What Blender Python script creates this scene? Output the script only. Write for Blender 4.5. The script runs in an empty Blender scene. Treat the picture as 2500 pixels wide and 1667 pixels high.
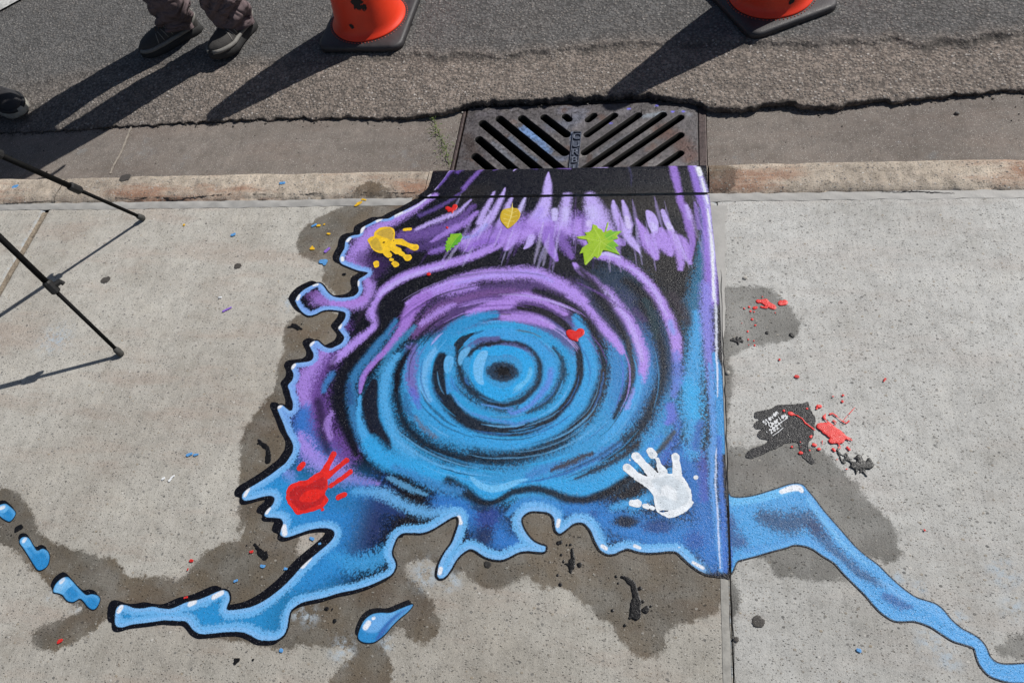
import bpy, bmesh, math, random
import numpy as np
from mathutils import Matrix, Vector

SC = bpy.context.scene
COL = SC.collection
rng = np.random.default_rng(7)
random.seed(7)

# ------------------------------------------------------------------ camera
FPX, PW, PH, CAMH = 1740.0, 2500.0, 1667.0, 1.65
def _frame():
    jx, jy, s = 410., -3000., -.012
    kx = (-FPX * FPX + jy * 400) / (jx + jy * s)
    K = np.array([kx, -400 + s * kx])
    Y = np.array([jx, -jy, -FPX]); Y /= np.linalg.norm(Y)
    X = -np.array([K[0], -K[1], -FPX]); X /= np.linalg.norm(X)
    return np.stack([X, Y, np.cross(X, Y)])
RC = _frame()
cam = bpy.data.cameras.new('camera'); camo = bpy.data.objects.new('camera', cam); COL.objects.link(camo)
m4 = Matrix.Identity(4)
for i in range(3):
    for j in range(3): m4[i][j] = RC[i, j]
m4[2][3] = CAMH
camo.matrix_world = m4
cam.sensor_width = 36; cam.lens = FPX / PW * 36; cam.clip_start = .02; cam.clip_end = 500
SC.camera = camo

# ------------------------------------------------------------------ sun, sky, exposure
SUN_EL, SUN_AZ = 45.0, 41.0                    # azimuth from +x towards +y
SUN = np.array([math.cos(math.radians(SUN_EL)) * math.cos(math.radians(SUN_AZ)),
                math.cos(math.radians(SUN_EL)) * math.sin(math.radians(SUN_AZ)),
                math.sin(math.radians(SUN_EL))])
W = bpy.data.worlds.new('World'); SC.world = W; W.use_nodes = True
sky = W.node_tree.nodes.new('ShaderNodeTexSky'); sky.sky_type = 'NISHITA'; sky.sun_disc = False
sky.sun_elevation = math.radians(SUN_EL); sky.sun_rotation = math.radians(90 - SUN_AZ)
bg = W.node_tree.nodes['Background']; bg.inputs[1].default_value = .05
W.node_tree.links.new(sky.outputs[0], bg.inputs[0])
sl = bpy.data.lights.new('sun', 'SUN'); sl.energy = 4.4; sl.angle = math.radians(.53); sl.color = (1, .965, .915)
so = bpy.data.objects.new('sun', sl); COL.objects.link(so)
so.rotation_euler = Vector(SUN).to_track_quat('Z', 'Y').to_euler(); so.location = (3, 3, 5)
SC.view_settings.view_transform = 'Standard'; SC.view_settings.look = 'None'
SC.view_settings.exposure = 0.0; SC.view_settings.gamma = 1
KILL = 1.16                                    # display value of a white sunlit ground / albedo

# ------------------------------------------------------------------ helpers: tracing
REG = dict(A=(700, 380, .23595), B=(1250, 380, .23595), C=(650, 700, .26786), D=(1200, 700, .26786),
           E=(550, 1050, .35078), F=(1100, 1050, .29762), G=(1750, 650, .3508), H=(1750, 1117, .3508),
           I=(0, 1117, .35072), J=(750, 1200, .44643), K=(1800, 950, .17007), L=(0, 350, .41463),
           T1=(0, 0, .36355), T2=(700, 0, .36355), T3=(1550, 0, .40391), GR=(1100, 230, .27211),
           M=(0, 0, 1.06293), S=(0, 0, 1.0))
def un(px, py, z=0.0):
    px = np.asarray(px, float); py = np.asarray(py, float)
    d = RC @ np.stack([px - PW / 2, -(py - PH / 2), np.full_like(px, -FPX)])
    t = (z - CAMH) / d[2]
    return np.stack([d[0] * t, d[1] * t], -1)
def at(reg, pts, z=0.0):
    x0, y0, s = REG[reg]
    p = np.asarray(pts, float).reshape(-1, 2)
    return un(x0 + p[:, 0] * s, y0 + p[:, 1] * s, z)
def mpp(p):                                     # metres per photo pixel near ground point p
    c = RC.T @ np.array([p[0], p[1], -CAMH])
    px, py = PW / 2 - FPX * c[0] / c[2], PH / 2 + FPX * c[1] / c[2]
    a = un(px, py); b = un(px + 1, py); c2 = un(px, py + 1)
    return .5 * (np.linalg.norm(b - a) + np.linalg.norm(c2 - a))
def path(*segs, z=0.0):
    return np.concatenate([at(r, p, z) for r, p in segs])
def catmull(P, sub=6, closed=False):
    P = np.asarray(P, float); n = len(P)
    if n < 3 and not closed:
        t = np.linspace(0, 1, sub + 1)[:, None]; return P[0] * (1 - t) + P[-1] * t
    out = []
    for i in range(n if closed else n - 1):
        if closed: p0, p1, p2, p3 = P[i - 1], P[i], P[(i + 1) % n], P[(i + 2) % n]
        else: p0, p1, p2, p3 = P[max(i - 1, 0)], P[i], P[i + 1], P[min(i + 2, n - 1)]
        for k in range(sub):
            t = k / sub
            out.append(.5 * ((2 * p1) + (p2 - p0) * t + (2 * p0 - 5 * p1 + 4 * p2 - p3) * t * t + (3 * p1 - p0 - 3 * p2 + p3) * t ** 3))
    if not closed: out.append(P[-1])
    return np.array(out)
def sstep(a, b, x):
    t = np.clip((x - a) / (b - a), 0, 1); return t * t * (3 - 2 * t)
_lat = rng.random((8, 256, 256))
def vnoise(X, Y, scale, seed=0):
    u = X / scale + 37.1 * seed; v = Y / scale + 11.7 * seed
    i = np.floor(u).astype(int); j = np.floor(v).astype(int); f = u - i; g = v - j
    f = f * f * (3 - 2 * f); g = g * g * (3 - 2 * g); T = _lat[seed % 8]
    i0, i1, j0, j1 = i & 255, (i + 1) & 255, j & 255, (j + 1) & 255
    return (T[i0, j0] * (1 - f) + T[i1, j0] * f) * (1 - g) + (T[i0, j1] * (1 - f) + T[i1, j1] * f) * g
def fbm(X, Y, scale, seed=0, oct=3):
    s = 0; a = 1; t = 0
    for k in range(oct):
        s = s + a * vnoise(X, Y, scale / 2 ** k, seed + k); t += a; a *= .55
    return s / t
def lin(c):
    c = np.asarray(c, float) / 255.
    return np.where(c <= .04045, c / 12.92, ((c + .055) / 1.055) ** 2.4)
def alb(*c): return lin(c) / KILL

# ------------------------------------------------------------------ helpers: objects
def tag(o, label=None, cat=None, group=None, kind=None):
    if label: o['label'] = label
    if cat: o['category'] = cat
    if group: o['group'] = group
    if kind: o['kind'] = kind
    return o
def empty(name, loc=(0, 0, 0), rz=0, **k):
    o = bpy.data.objects.new(name, None); COL.objects.link(o); o.location = loc; o.rotation_euler = (0, 0, rz)
    o.empty_display_size = .05
    return tag(o, **k)
def link(name, me, mat=None, parent=None, smooth=False, **k):
    o = bpy.data.objects.new(name, me); COL.objects.link(o)
    if mat: me.materials.append(mat)
    if parent: o.parent = parent
    if smooth: me.polygons.foreach_set('use_smooth', [True] * len(me.polygons))
    return tag(o, **k)
def pymesh(name, V, F):
    me = bpy.data.meshes.new(name); me.from_pydata([tuple(v) for v in V], [], [tuple(f) for f in F]); me.update(); return me
def bm_obj(name, bm, mat, parent=None, smooth=False, **k):
    bmesh.ops.recalc_face_normals(bm, faces=bm.faces)
    me = bpy.data.meshes.new(name); bm.to_mesh(me); bm.free()
    return link(name, me, mat, parent, smooth, **k)
def grid_mesh(name, X, Y, Z, keep, attrs, mat, parent=None, smooth=False, **k):
    """quads of a regular (ny,nx) grid where keep (ny-1,nx-1) is set; attrs: name -> (ny,nx) or (ny,nx,3)"""
    ny, nx = X.shape
    idx = np.arange(ny * nx).reshape(ny, nx)
    q = np.stack([idx[:-1, :-1], idx[:-1, 1:], idx[1:, 1:], idx[1:, :-1]], -1)[keep]
    used = np.zeros(ny * nx, bool); used[q.ravel()] = True
    remap = np.cumsum(used) - 1
    co = np.stack([X.ravel()[used], Y.ravel()[used], Z.ravel()[used]], -1).astype(np.float32)
    q = remap[q].astype(np.int32)
    me = bpy.data.meshes.new(name)
    me.vertices.add(len(co)); me.vertices.foreach_set('co', co.ravel())
    me.loops.add(q.size); me.loops.foreach_set('vertex_index', q.ravel())
    me.polygons.add(len(q)); me.polygons.foreach_set('loop_start', np.arange(0, q.size, 4, dtype=np.int32))
    for an, av in attrs.items():
        if av.ndim == 3:
            at_ = me.attributes.new(an, 'FLOAT_COLOR', 'POINT')
            c = np.ones((len(co), 4), np.float32); c[:, :3] = av.reshape(-1, 3)[used]
            at_.data.foreach_set('color', c.ravel())
        else:
            at_ = me.attributes.new(an, 'FLOAT', 'POINT'); at_.data.foreach_set('value', av.ravel()[used].astype(np.float32))
    me.update(calc_edges=True); me.validate()
    return link(name, me, mat, parent, smooth, **k)
def tube(bm, pts, rad, n=8, cap=True):
    pts = [Vector(p) for p in pts]
    if not hasattr(rad, '__len__'): rad = [rad] * len(pts)
    rings = []; up = None
    for i, p in enumerate(pts):
        d = (pts[min(i + 1, len(pts) - 1)] - pts[max(i - 1, 0)]).normalized()
        if up is None: up = d.orthogonal().normalized()
        up = (up - d * up.dot(d)).normalized(); s = d.cross(up)
        rings.append([bm.verts.new(p + (up * math.cos(a) + s * math.sin(a)) * rad[i]) for a in [2 * math.pi * k / n for k in range(n)]])
    for a, b in zip(rings, rings[1:]):
        for k in range(n): bm.faces.new((a[k], a[(k + 1) % n], b[(k + 1) % n], b[k]))
    if cap: bm.faces.new(rings[0][::-1]); bm.faces.new(rings[-1])
    return rings
def loft(bm, rings, cap=(True, True)):
    vr = [[bm.verts.new(p) for p in r] for r in rings]; n = len(vr[0])
    for a, b in zip(vr, vr[1:]):
        for k in range(n): bm.faces.new((a[k], a[(k + 1) % n], b[(k + 1) % n], b[k]))
    if cap[0]: bm.faces.new(vr[0][::-1])
    if cap[1]: bm.faces.new(vr[-1])
    return vr
def box(bm, x0, x1, y0, y1, z0, z1, bev=0):
    r = bmesh.ops.create_cube(bm, size=1, matrix=Matrix.Translation(((x0 + x1) / 2, (y0 + y1) / 2, (z0 + z1) / 2)) @ Matrix.Diagonal((x1 - x0, y1 - y0, z1 - z0, 1)))
    if bev: bmesh.ops.bevel(bm, geom=list({e for v in r['verts'] for e in v.link_edges}), offset=bev, segments=3, affect='EDGES', profile=.5)

# ------------------------------------------------------------------ helpers: materials
class NT:
    def __init__(s, name, rough=.8, spec=.5):
        s.m = bpy.data.materials.new(name); s.m.use_nodes = True; s.t = s.m.node_tree
        s.b = s.t.nodes['Principled BSDF']; s.b.inputs['Roughness'].default_value = rough
        s.b.inputs['Specular IOR Level'].default_value = spec
        s.co = s.t.nodes.new('ShaderNodeTexCoord').outputs['Object']
    def put(s, inp, v):
        if hasattr(v, 'is_output'): s.t.links.new(v, inp)
        else:
            try: inp.default_value = v
            except Exception: inp.default_value = (*v, 1)
    def mapped(s, sc):
        n = s.t.nodes.new('ShaderNodeMapping'); s.t.links.new(s.co, n.inputs[0]); n.inputs['Scale'].default_value = sc; return n.outputs[0]
    def noise(s, scale, detail=2, rough=.5, co=None, dist=0):
        n = s.t.nodes.new('ShaderNodeTexNoise'); s.t.links.new(co or s.co, n.inputs['Vector'])
        n.inputs['Scale'].default_value = scale; n.inputs['Detail'].default_value = detail; n.inputs['Roughness'].default_value = rough
        n.inputs['Distortion'].default_value = dist
        return n.outputs[0]
    def vor(s, scale, co=None, feature='F1', rand=1):
        n = s.t.nodes.new('ShaderNodeTexVoronoi'); n.feature = feature; s.t.links.new(co or s.co, n.inputs['Vector']); n.inputs['Scale'].default_value = scale
        n.inputs['Randomness'].default_value = rand
        return n.outputs['Distance'], (n.outputs['Color'] if feature == 'F1' else None)
    def rng(s, v, a, b, c=0., d=1., smooth=True):
        n = s.t.nodes.new('ShaderNodeMapRange'); n.interpolation_type = 'SMOOTHSTEP' if smooth else 'LINEAR'
        s.put(n.inputs[0], v)
        for i, x in enumerate((a, b, c, d)): s.put(n.inputs[1 + i], x)
        return n.outputs[0]
    def mth(s, op, a, b=0.):
        n = s.t.nodes.new('ShaderNodeMath'); n.operation = op; s.put(n.inputs[0], a); s.put(n.inputs[1], b); return n.outputs[0]
    def mix(s, f, a, b, mode='MIX'):
        n = s.t.nodes.new('ShaderNodeMix'); n.data_type = 'RGBA'; n.blend_type = mode
        s.put(n.inputs[0], f); s.put(n.inputs[6], a); s.put(n.inputs[7], b); return n.outputs[2]
    def sep(s, c):
        n = s.t.nodes.new('ShaderNodeSeparateColor'); s.t.links.new(c, n.inputs[0]); return n.outputs
    def sepv(s):
        n = s.t.nodes.new('ShaderNodeSeparateXYZ'); s.t.links.new(s.co, n.inputs[0]); return n.outputs
    def ramp(s, v, stops):
        n = s.t.nodes.new('ShaderNodeValToRGB'); s.put(n.inputs[0], v); e = n.color_ramp.elements
        while len(e) < len(stops): e.new(.5)
        for x, (p, c) in zip(e, stops): x.position = p; x.color = (*c, 1)
        return n.outputs[0]
    def attr(s, name, col=False):
        n = s.t.nodes.new('ShaderNodeAttribute'); n.attribute_name = name; return n.outputs['Color' if col else 'Fac']
    def bump(s, h, strength=.4, dist=.002, prev=None):
        n = s.t.nodes.new('ShaderNodeBump'); s.put(n.inputs['Height'], h); n.inputs['Strength'].default_value = strength; n.inputs['Distance'].default_value = dist
        if prev: s.t.links.new(prev, n.inputs['Normal'])
        return n.outputs[0]
    def out(s, col=None, rough=None, normal=None, metal=None):
        if col is not None: s.put(s.b.inputs['Base Color'], col)
        if rough is not None: s.put(s.b.inputs['Roughness'], rough)
        if normal is not None: s.put(s.b.inputs['Normal'], normal)
        if metal is not None: s.put(s.b.inputs['Metallic'], metal)
        return s.m

def concrete(name, c1, c2, rust=0., damp=True, pebble=.62, pits=.7, pitcol=.35, grain=.34, bumpd=.0026, dcol=((.31, .295, .275), (.36, .31, .255))):
    n = NT(name, .85, .3)
    big = n.noise(2.2, 5, .6); mid = n.noise(28, 4, .65); fine = n.mth('ADD', n.mth('MULTIPLY', n.noise(620, 2, .7), .55), n.mth('MULTIPLY', n.noise(260, 2, .7), .45))
    c = n.mix(n.rng(big, .3, .7), c1, c2)
    c = n.mix(1., c, n.ramp(n.noise(8, 5, .7), [(.3, (.86, .85, .83)), (.5, (1, 1, 1)), (.7, (1.08, 1.07, 1.05))]), 'MULTIPLY')
    c = n.mix(1., c, n.ramp(n.mth('ADD', n.mth('MULTIPLY', mid, .38), n.mth('MULTIPLY', fine, .62)), [(.33, (1 - grain * 1.25,) * 3), (.5, (1, 1, 1)), (.72, (1 + grain * .6,) * 3)]), 'MULTIPLY')
    c = n.mix(1., c, n.ramp(n.noise(150, 2, .6, n.mapped((1, .05, 1))), [(.3, (.93,) * 3), (.5, (1,) * 3), (.7, (1.06,) * 3)]), 'MULTIPLY')
    # warm and rusty bands that run along the kerb
    st = n.noise(1.0, 5, .65, n.mapped((2.2, 9, 1)))
    if rust: 
        c = n.mix(n.mth('MULTIPLY', n.rng(st, .47, .66), rust), c, (.34, .19, .125))
    # exposed aggregate
    d, vc = n.vor(150, n.mapped((1, 1.25, 1))); ch = n.sep(vc)
    m = n.mth('MULTIPLY', n.rng(d, .3, .2), n.rng(ch[1], pebble, pebble + .02))
    pc = n.ramp(ch[0], [(0, (.06, .06, .065)), (.35, (.16, .14, .12)), (.6, (.30, .24, .18)), (.8, (.33, .31, .28)), (1, (.62, .60, .56))])
    c = n.mix(n.mth('MULTIPLY', m, .75), c, pc)
    d4, vc4 = n.vor(75, n.mapped((1, 1.3, 1))); ch4 = n.sep(vc4)
    m4_ = n.mth('MULTIPLY', n.rng(n.mth('ADD', d4, n.mth('MULTIPLY', n.noise(300, 2), .12)), .36, .28), n.rng(ch4[1], pebble + .17, pebble + .19))
    c = n.mix(n.mth('MULTIPLY', m4_, .8), c, n.ramp(ch4[0], [(0, (.10, .10, .10)), (.4, (.22, .21, .20)), (.6, (.36, .30, .22)), (.75, (.40, .385, .36)), (1, (.66, .64, .60))]))
    m = n.mth('MAXIMUM', m, m4_)
    d3, vc3 = n.vor(420); ch3 = n.sep(vc3)
    c = n.mix(n.mth('MULTIPLY', n.rng(d3, .45, .25), n.rng(ch3[1], .70, .73)), c, n.ramp(ch3[0], [(0, (.06, .06, .06)), (.5, (.17, .16, .15)), (.62, (.5, .48, .44)), (1, (.68, .66, .62))]))
    d2, vc2 = n.vor(105, n.mapped((.75, 1.9, 1))); ch2 = n.sep(vc2)
    pit = n.mth('MULTIPLY', n.rng(d2, .22, .12), n.rng(ch2[0], pits, pits + .02))
    c = n.mix(n.mth('MULTIPLY', pit, n.rng(ch2[1], 0, 1, .25, .85)), c, (pitcol * .2,) * 3)
    if not damp: c = n.mix(n.mth('MULTIPLY', n.rng(n.noise(5, 5, .7), .58, .72), .28), c, (.30, .35, .39)); c = n.mix(n.mth('MULTIPLY', n.rng(n.noise(3, 4, .6, n.mapped((1, 3, 1))), .5, .7), .3), c, (.12, .105, .09))
    if damp:
        vig = n.mth('MULTIPLY', n.attr('vignette'), n.rng(n.noise(5, 4, .6), .25, .75, .5, 1.)); c = n.mix(1., c, n.mix(vig, (1, 1, 1), (.77, .765, .75)), 'MULTIPLY')  # vignette falloff put into the slab colour, darker towards the near end
        sd = n.mth('ADD', n.attr('damp'), n.mth('ADD', n.mth('MULTIPLY', n.mth('SUBTRACT', n.noise(48, 4, .65), .5), .040), n.mth('MULTIPLY', n.mth('SUBTRACT', n.noise(380, 2), .5), .020)))
        dm = n.mth('MULTIPLY', n.rng(sd, -.004, .006), n.rng(n.noise(14, 4, .65), .25, .6, .66, 1.))
        c = n.mix(dm, c, n.mix(n.rng(n.noise(7, 3), .35, .65), dcol[0], dcol[1]), 'MULTIPLY')
        c = n.mix(n.mth('MULTIPLY', n.mth('MULTIPLY', dm, m), n.rng(ch[0], .45, .8, 0, .7)), c, (.36, .34, .30))
        dust = n.mth('MULTIPLY', n.rng(n.attr('chalk'), .0, 1.), n.rng(n.noise(45, 4, .7), .42, .62))
        c = n.mix(dust, c, (.40, .47, .53))
        r = n.rng(dm, 0, 1, .88, .46)
    else: r = .88
    h = n.mth('ADD', n.mth('MULTIPLY', fine, .7), n.mth('ADD', n.mth('MULTIPLY', mid, .5), n.mth('SUBTRACT', n.mth('MULTIPLY', m, .25), n.mth('MULTIPLY', pit, 1.2))))
    return n.out(c, r, n.bump(h, .9, bumpd))
def asphalt(name, c1, c2, peb=1., sc=120):
    n = NT(name, .9, .3)
    big = n.noise(1.6, 4, .6); fine = n.noise(300, 3, .7); mid = n.noise(20, 4, .6)
    c = n.mix(n.mth('ADD', n.attr('apron'), n.mth('MULTIPLY', n.mth('SUBTRACT', big, .5), .8)), c1, c2)
    c = n.mix(1., c, n.ramp(n.mth('ADD', n.mth('MULTIPLY', mid, .5), n.mth('MULTIPLY', fine, .5)), [(.3, (.5,) * 3), (.52, (1,) * 3), (.72, (1.5,) * 3)]), 'MULTIPLY')
    d, vc = n.vor(sc); ch = n.sep(vc)
    m = n.mth('MULTIPLY', n.rng(d, .5, .34), n.rng(ch[1], 1 - .62 * peb, 1 - .58 * peb))
    c = n.mix(n.rng(d, .45, .7, 0, .55), c, (.035, .034, .033))
    pc = n.ramp(ch[0], [(0, (.06, .058, .056)), (.25, (.13, .122, .114)), (.5, (.20, .165, .135)), (.7, (.24, .225, .215)), (.85, (.33, .285, .245)), (1, (.52, .49, .46))])
    c = n.mix(n.mth('MULTIPLY', m, n.rng(n.attr('apron'), 0, 1, .38, .88)), c, pc)
    d2, vc2 = n.vor(sc * 2.3); ch2 = n.sep(vc2)
    c = n.mix(n.mth('MULTIPLY', n.rng(d2, .4, .25), n.rng(ch2[1], .7, .73)), c, n.ramp(ch2[0], [(0, (.02, .02, .02)), (.55, (.1, .09, .085)), (.8, (.34, .32, .3)), (1, (.5, .48, .46))]))
    dk = n.attr('tar'); c = n.mix(n.mth('MULTIPLY', dk, n.rng(n.noise(60, 3), .3, .6, .55, 1.)), c, (.035, .033, .031))
    h = n.mth('ADD', n.mth('MULTIPLY', fine, .5), n.mth('SUBTRACT', n.mth('MULTIPLY', m, .5), n.mth('MULTIPLY', d, .3)))
    return n.out(c, .9, n.bump(h, 1., .006))
def paint(name, rough=.42, grain=1., bump=.5, spec=.38):
    n = NT(name, rough, spec)
    c = n.attr('paint', True)
    g = n.noise(700, 3, .7); w = n.noise(130, 3, .6)
    c = n.mix(1., c, n.ramp(n.mth('ADD', n.mth('MULTIPLY', g, .6), n.mth('MULTIPLY', w, .4)), [(.3, (1 - .28 * grain,) * 3), (.5, (1, 1, 1)), (.7, (1 + .2 * grain,) * 3)]), 'MULTIPLY')
    d, vc = n.vor(330); ch = n.sep(vc); d2, vc2 = n.vor(120, n.mapped((.8, 1.6, 1))); ch2 = n.sep(vc2)
    po = n.mth('MAXIMUM', n.mth('MULTIPLY', n.rng(d, .34, .2), n.rng(ch[0], .72, .76)), n.mth('MULTIPLY', n.rng(d2, .2, .12), n.rng(ch2[0], .6, .62)))
    c = n.mix(n.mth('MULTIPLY', po, .62 * min(grain, 1.)), c, (.02, .022, .03))
    li = n.mth('MULTIPLY', n.rng(d, .3, .18), n.rng(ch[1], .86, .88)); c = n.mix(n.mth('MULTIPLY', li, .28 * min(grain, 1.)), c, (.62, .62, .66))
    h = n.mth('SUBTRACT', n.mth('ADD', n.mth('MULTIPLY', n.noise(330, 2, .6), .8), n.mth('ADD', n.mth('MULTIPLY', g, .4), n.mth('MULTIPLY', w, .5))), n.mth('MULTIPLY', po, .8 * min(grain, 1.)))
    return n.out(c, n.rng(w, .3, .7, rough - .1, rough + .12), n.bump(h, bump, .002))
def plain(name, c, rough=.5, var=.2, scale=40, metal=0., bump=0., bscale=200, spec=.5):
    n = NT(name, rough, spec); f = n.noise(scale, 4, .6)
    col = n.mix(1., c, n.ramp(f, [(.3, (1 - var,) * 3), (.5, (1,) * 3), (.7, (1 + var,) * 3)]), 'MULTIPLY')
    return n.out(col, n.rng(f, .3, .7, max(rough - .08, .05), min(rough + .1, 1)), n.bump(n.noise(bscale, 3), bump, .002) if bump else None, metal)

M_CONC_L = concrete('concrete_left_slab', alb(200, 197, 189), alb(182, 177, 168), rust=.2, pits=.55)
M_CONC_R = concrete('concrete_right_slab', alb(208, 208, 205), alb(192, 191, 187), rust=.1, pits=.66, dcol=((.40, .395, .385), (.34, .335, .325)))
M_KERB = concrete('concrete_kerb', alb(222, 208, 190), alb(178, 166, 152), rust=.9, pebble=.4, grain=.6, pits=.45, bumpd=.005)
M_GUT = concrete('concrete_gutter', alb(140, 132, 125), alb(124, 116, 110), rust=.06, damp=False, pebble=.8, pits=.8)
M_SEAL = plain('joint_sealant', alb(172, 170, 166), .6, .16, 22, bump=.3)
M_CRACK = plain('crack_dirt', (.018, .016, .015), .95, .3, 90, bump=.4)
M_ASP = asphalt('asphalt_road', alb(114, 113, 112), alb(156, 144, 134), 1., 92)
M_PAINT = paint('mural_paint', .32, 1., .65, .3)
M_WETP = paint('thick_paint', .34, .5, .45, .35)
M_DRYP = paint('flat_paint', .5, .75, .5, .3)

WMUL = 1.45
# ------------------------------------------------------------------ paint engine
class Layer:
    """paint laid on the ground plane, sampled on a regular world grid"""
    def __init__(s, x0, x1, y0, y1, h, base):
        s.h, s.x0, s.y0 = h, x0, y0
        s.nx, s.ny = int((x1 - x0) / h) + 1, int((y1 - y0) / h) + 1
        s.X, s.Y = np.meshgrid(x0 + np.arange(s.nx) * h, y0 + np.arange(s.ny) * h)
        s.c = np.empty((s.ny, s.nx, 3)); s.c[:] = base
        s.n = np.clip((.45 * vnoise(s.X, s.Y, .0030, 1) + .55 * vnoise(s.X, s.Y, .0016, 2) - .5) * 1.7 + .5, 0, 1)
        s.n = .5 * s.n + .5 * vnoise(s.X + s.Y * .5, s.Y * .55 - s.X * .2, .0026, 3)
        hh, ee = np.histogram(s.n, 256, (0, 1)); s.n = np.interp(s.n, ee[1:], np.cumsum(hh) / hh.sum())
        s.n = .88 * s.n + .12 * vnoise(s.X, s.Y, .02, 6)
        s.wx = (fbm(s.X, s.Y, .06, 3) - .5) * .007; s.wy = (fbm(s.X, s.Y, .06, 5) - .5) * .007
        s.XW, s.YW = s.X + s.wx, s.Y + s.wy
    def sl(s, xa, xb, ya, yb):
        i0 = max(int((xa - s.x0) / s.h) - 1, 0); i1 = min(int((xb - s.x0) / s.h) + 2, s.nx)
        j0 = max(int((ya - s.y0) / s.h) - 1, 0); j1 = min(int((yb - s.y0) / s.h) + 2, s.ny)
        return (slice(j0, j1), slice(i0, i1)) if i1 > i0 and j1 > j0 else None
    def q(s, P, w, warp=True):
        Q = np.full((s.ny, s.nx), 9.); XW, YW = (s.XW, s.YW) if warp else (s.X, s.Y)
        for a, b, wa, wb in zip(P[:-1], P[1:], w[:-1], w[1:]):
            r = max(wa, wb) * .5 + .012
            k = s.sl(min(a[0], b[0]) - r, max(a[0], b[0]) + r, min(a[1], b[1]) - r, max(a[1], b[1]) + r)
            if not k: continue
            dx, dy = b - a; L2 = dx * dx + dy * dy + 1e-12
            px, py = XW[k] - a[0], YW[k] - a[1]
            t = np.clip((px * dx + py * dy) / L2, 0, 1)
            d = np.hypot(px - t * dx, py - t * dy) / (.5 * (wa + (wb - wa) * t) + 1e-6)
            Q[k] = np.minimum(Q[k], d)
        return Q
    def apply(s, al, col, a, dry):
        k = al > .002
        v = al[k]
        if dry: dd = min(1., dry * 1.25); dd *= .82; nk = s.n[k]; v = (1 - dd) * v * v * (3 - 2 * v) + dd * sstep(nk - .3, nk + .3, v * 1.3 - .12)
        v = (v * a)[:, None]
        s.c[k] = s.c[k] * (1 - v) + np.asarray(col) * v
    def stroke(s, pts, w, col, a=1., soft=.5, dry=.45, warp=True):
        """pts world points; w photo-pixel widths"""
        pts = np.asarray(pts, float); w = np.broadcast_to(np.asarray(w, float), (len(pts),)) if np.ndim(w) == 0 else np.interp(np.linspace(0, 1, len(pts)), np.linspace(0, 1, len(w)), w)
        dk = float(np.mean(col)) < .03; wm = 1.8 if dk and dry > .5 else WMUL
        w = np.array([wi * wm * mpp(p) for wi, p in zip(w, pts)])
        P = catmull(np.column_stack([pts, w]), 5)
        sf = 1. if dk and dry > .5 else min(1., soft * 1.45) if dry else soft
        al = np.clip((1 - s.q(P[:, :2], P[:, 2], warp)) / sf, 0, 1)
        s.apply(al, col, a, dry)
    def sdf(s, poly, reach=.05):
        d = np.full((s.ny, s.nx), reach); ins = np.zeros((s.ny, s.nx), bool); n = len(poly)
        for i in range(n):
            a, b = poly[i], poly[(i + 1) % n]
            k = s.sl(min(a[0], b[0]) - reach, max(a[0], b[0]) + reach, min(a[1], b[1]) - reach, max(a[1], b[1]) + reach)
            dx, dy = b - a
            if k:
                px, py = s.X[k] - a[0], s.Y[k] - a[1]; t = np.clip((px * dx + py * dy) / (dx * dx + dy * dy + 1e-12), 0, 1)
                d[k] = np.minimum(d[k], np.hypot(px - t * dx, py - t * dy))
            if a[1] != b[1]:
                j0 = max(int(math.ceil((min(a[1], b[1]) - s.y0) / s.h)), 0); j1 = min(int(math.ceil((max(a[1], b[1]) - s.y0) / s.h)), s.ny)
                if j1 > j0:
                    yy = s.Y[j0:j1]; xc = a[0] + (yy - a[1]) * dx / dy; ins[j0:j1] ^= s.X[j0:j1] < xc
        return np.where(ins, d, -d)
    def fill(s, poly, col, a=1., soft=.004, dry=0., smooth=True):
        P = catmull(poly, 5, True) if smooth else np.asarray(poly)
        sd = s.sdf(P, max(.03, soft * 1.5)) + s.wx * .3
        s.apply(sstep(-soft, soft, sd), col, a, dry)
    def blob(s, p, rx, ry, col, a=1., rot=0, soft=.6, dry=.5):
        """p world point, radii photo pixels"""
        m = mpp(p); rx *= m; ry *= m; c, sn = math.cos(rot), math.sin(rot)
        R = max(rx, ry) * 1.1; k = s.sl(p[0] - R, p[0] + R, p[1] - R, p[1] + R)
        if not k: return
        X, Y = s.XW[k] - p[0], s.YW[k] - p[1]
        q = np.hypot((X * c + Y * sn) / rx, (Y * c - X * sn) / ry)
        al = np.zeros((s.ny, s.nx)); v = np.clip((1 - q) / soft, 0, 1); al[k] = v * v * (3 - 2 * v)
        s.apply(al, col, a, dry)
    def mesh(s, name, sd, z, mat, parent=None, keep=None, zf=None, dome=0., smooth=False, **k):
        inside = sd > 0
        cell = inside[:-1, :-1] | inside[1:, :-1] | inside[:-1, 1:] | inside[1:, 1:]
        if keep is not None: cell &= keep
        gy, gx = np.gradient(sd, s.h); g2 = np.maximum(gx * gx + gy * gy, .25)
        mv = np.where(inside, 0, np.clip(-sd, 0, 1.6 * s.h)) / g2
        X, Y = s.X + gx * mv, s.Y + gy * mv
        Z = np.full_like(X, z) if zf is None else zf(X, Y) + z
        if dome: Z = Z + dome * (1 - np.exp(-np.maximum(sd, 0) / (dome * 1.6)))
        j = np.where(cell.any(1))[0]; i = np.where(cell.any(0))[0]
        J, I_ = slice(j[0], j[-1] + 2), slice(i[0], i[-1] + 2); C = cell[j[0]:j[-1] + 1, i[0]:i[-1] + 1]
        return grid_mesh(name, X[J, I_], Y[J, I_], Z[J, I_], C, {'paint': s.c[J, I_]}, mat, parent, smooth, **k)

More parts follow.
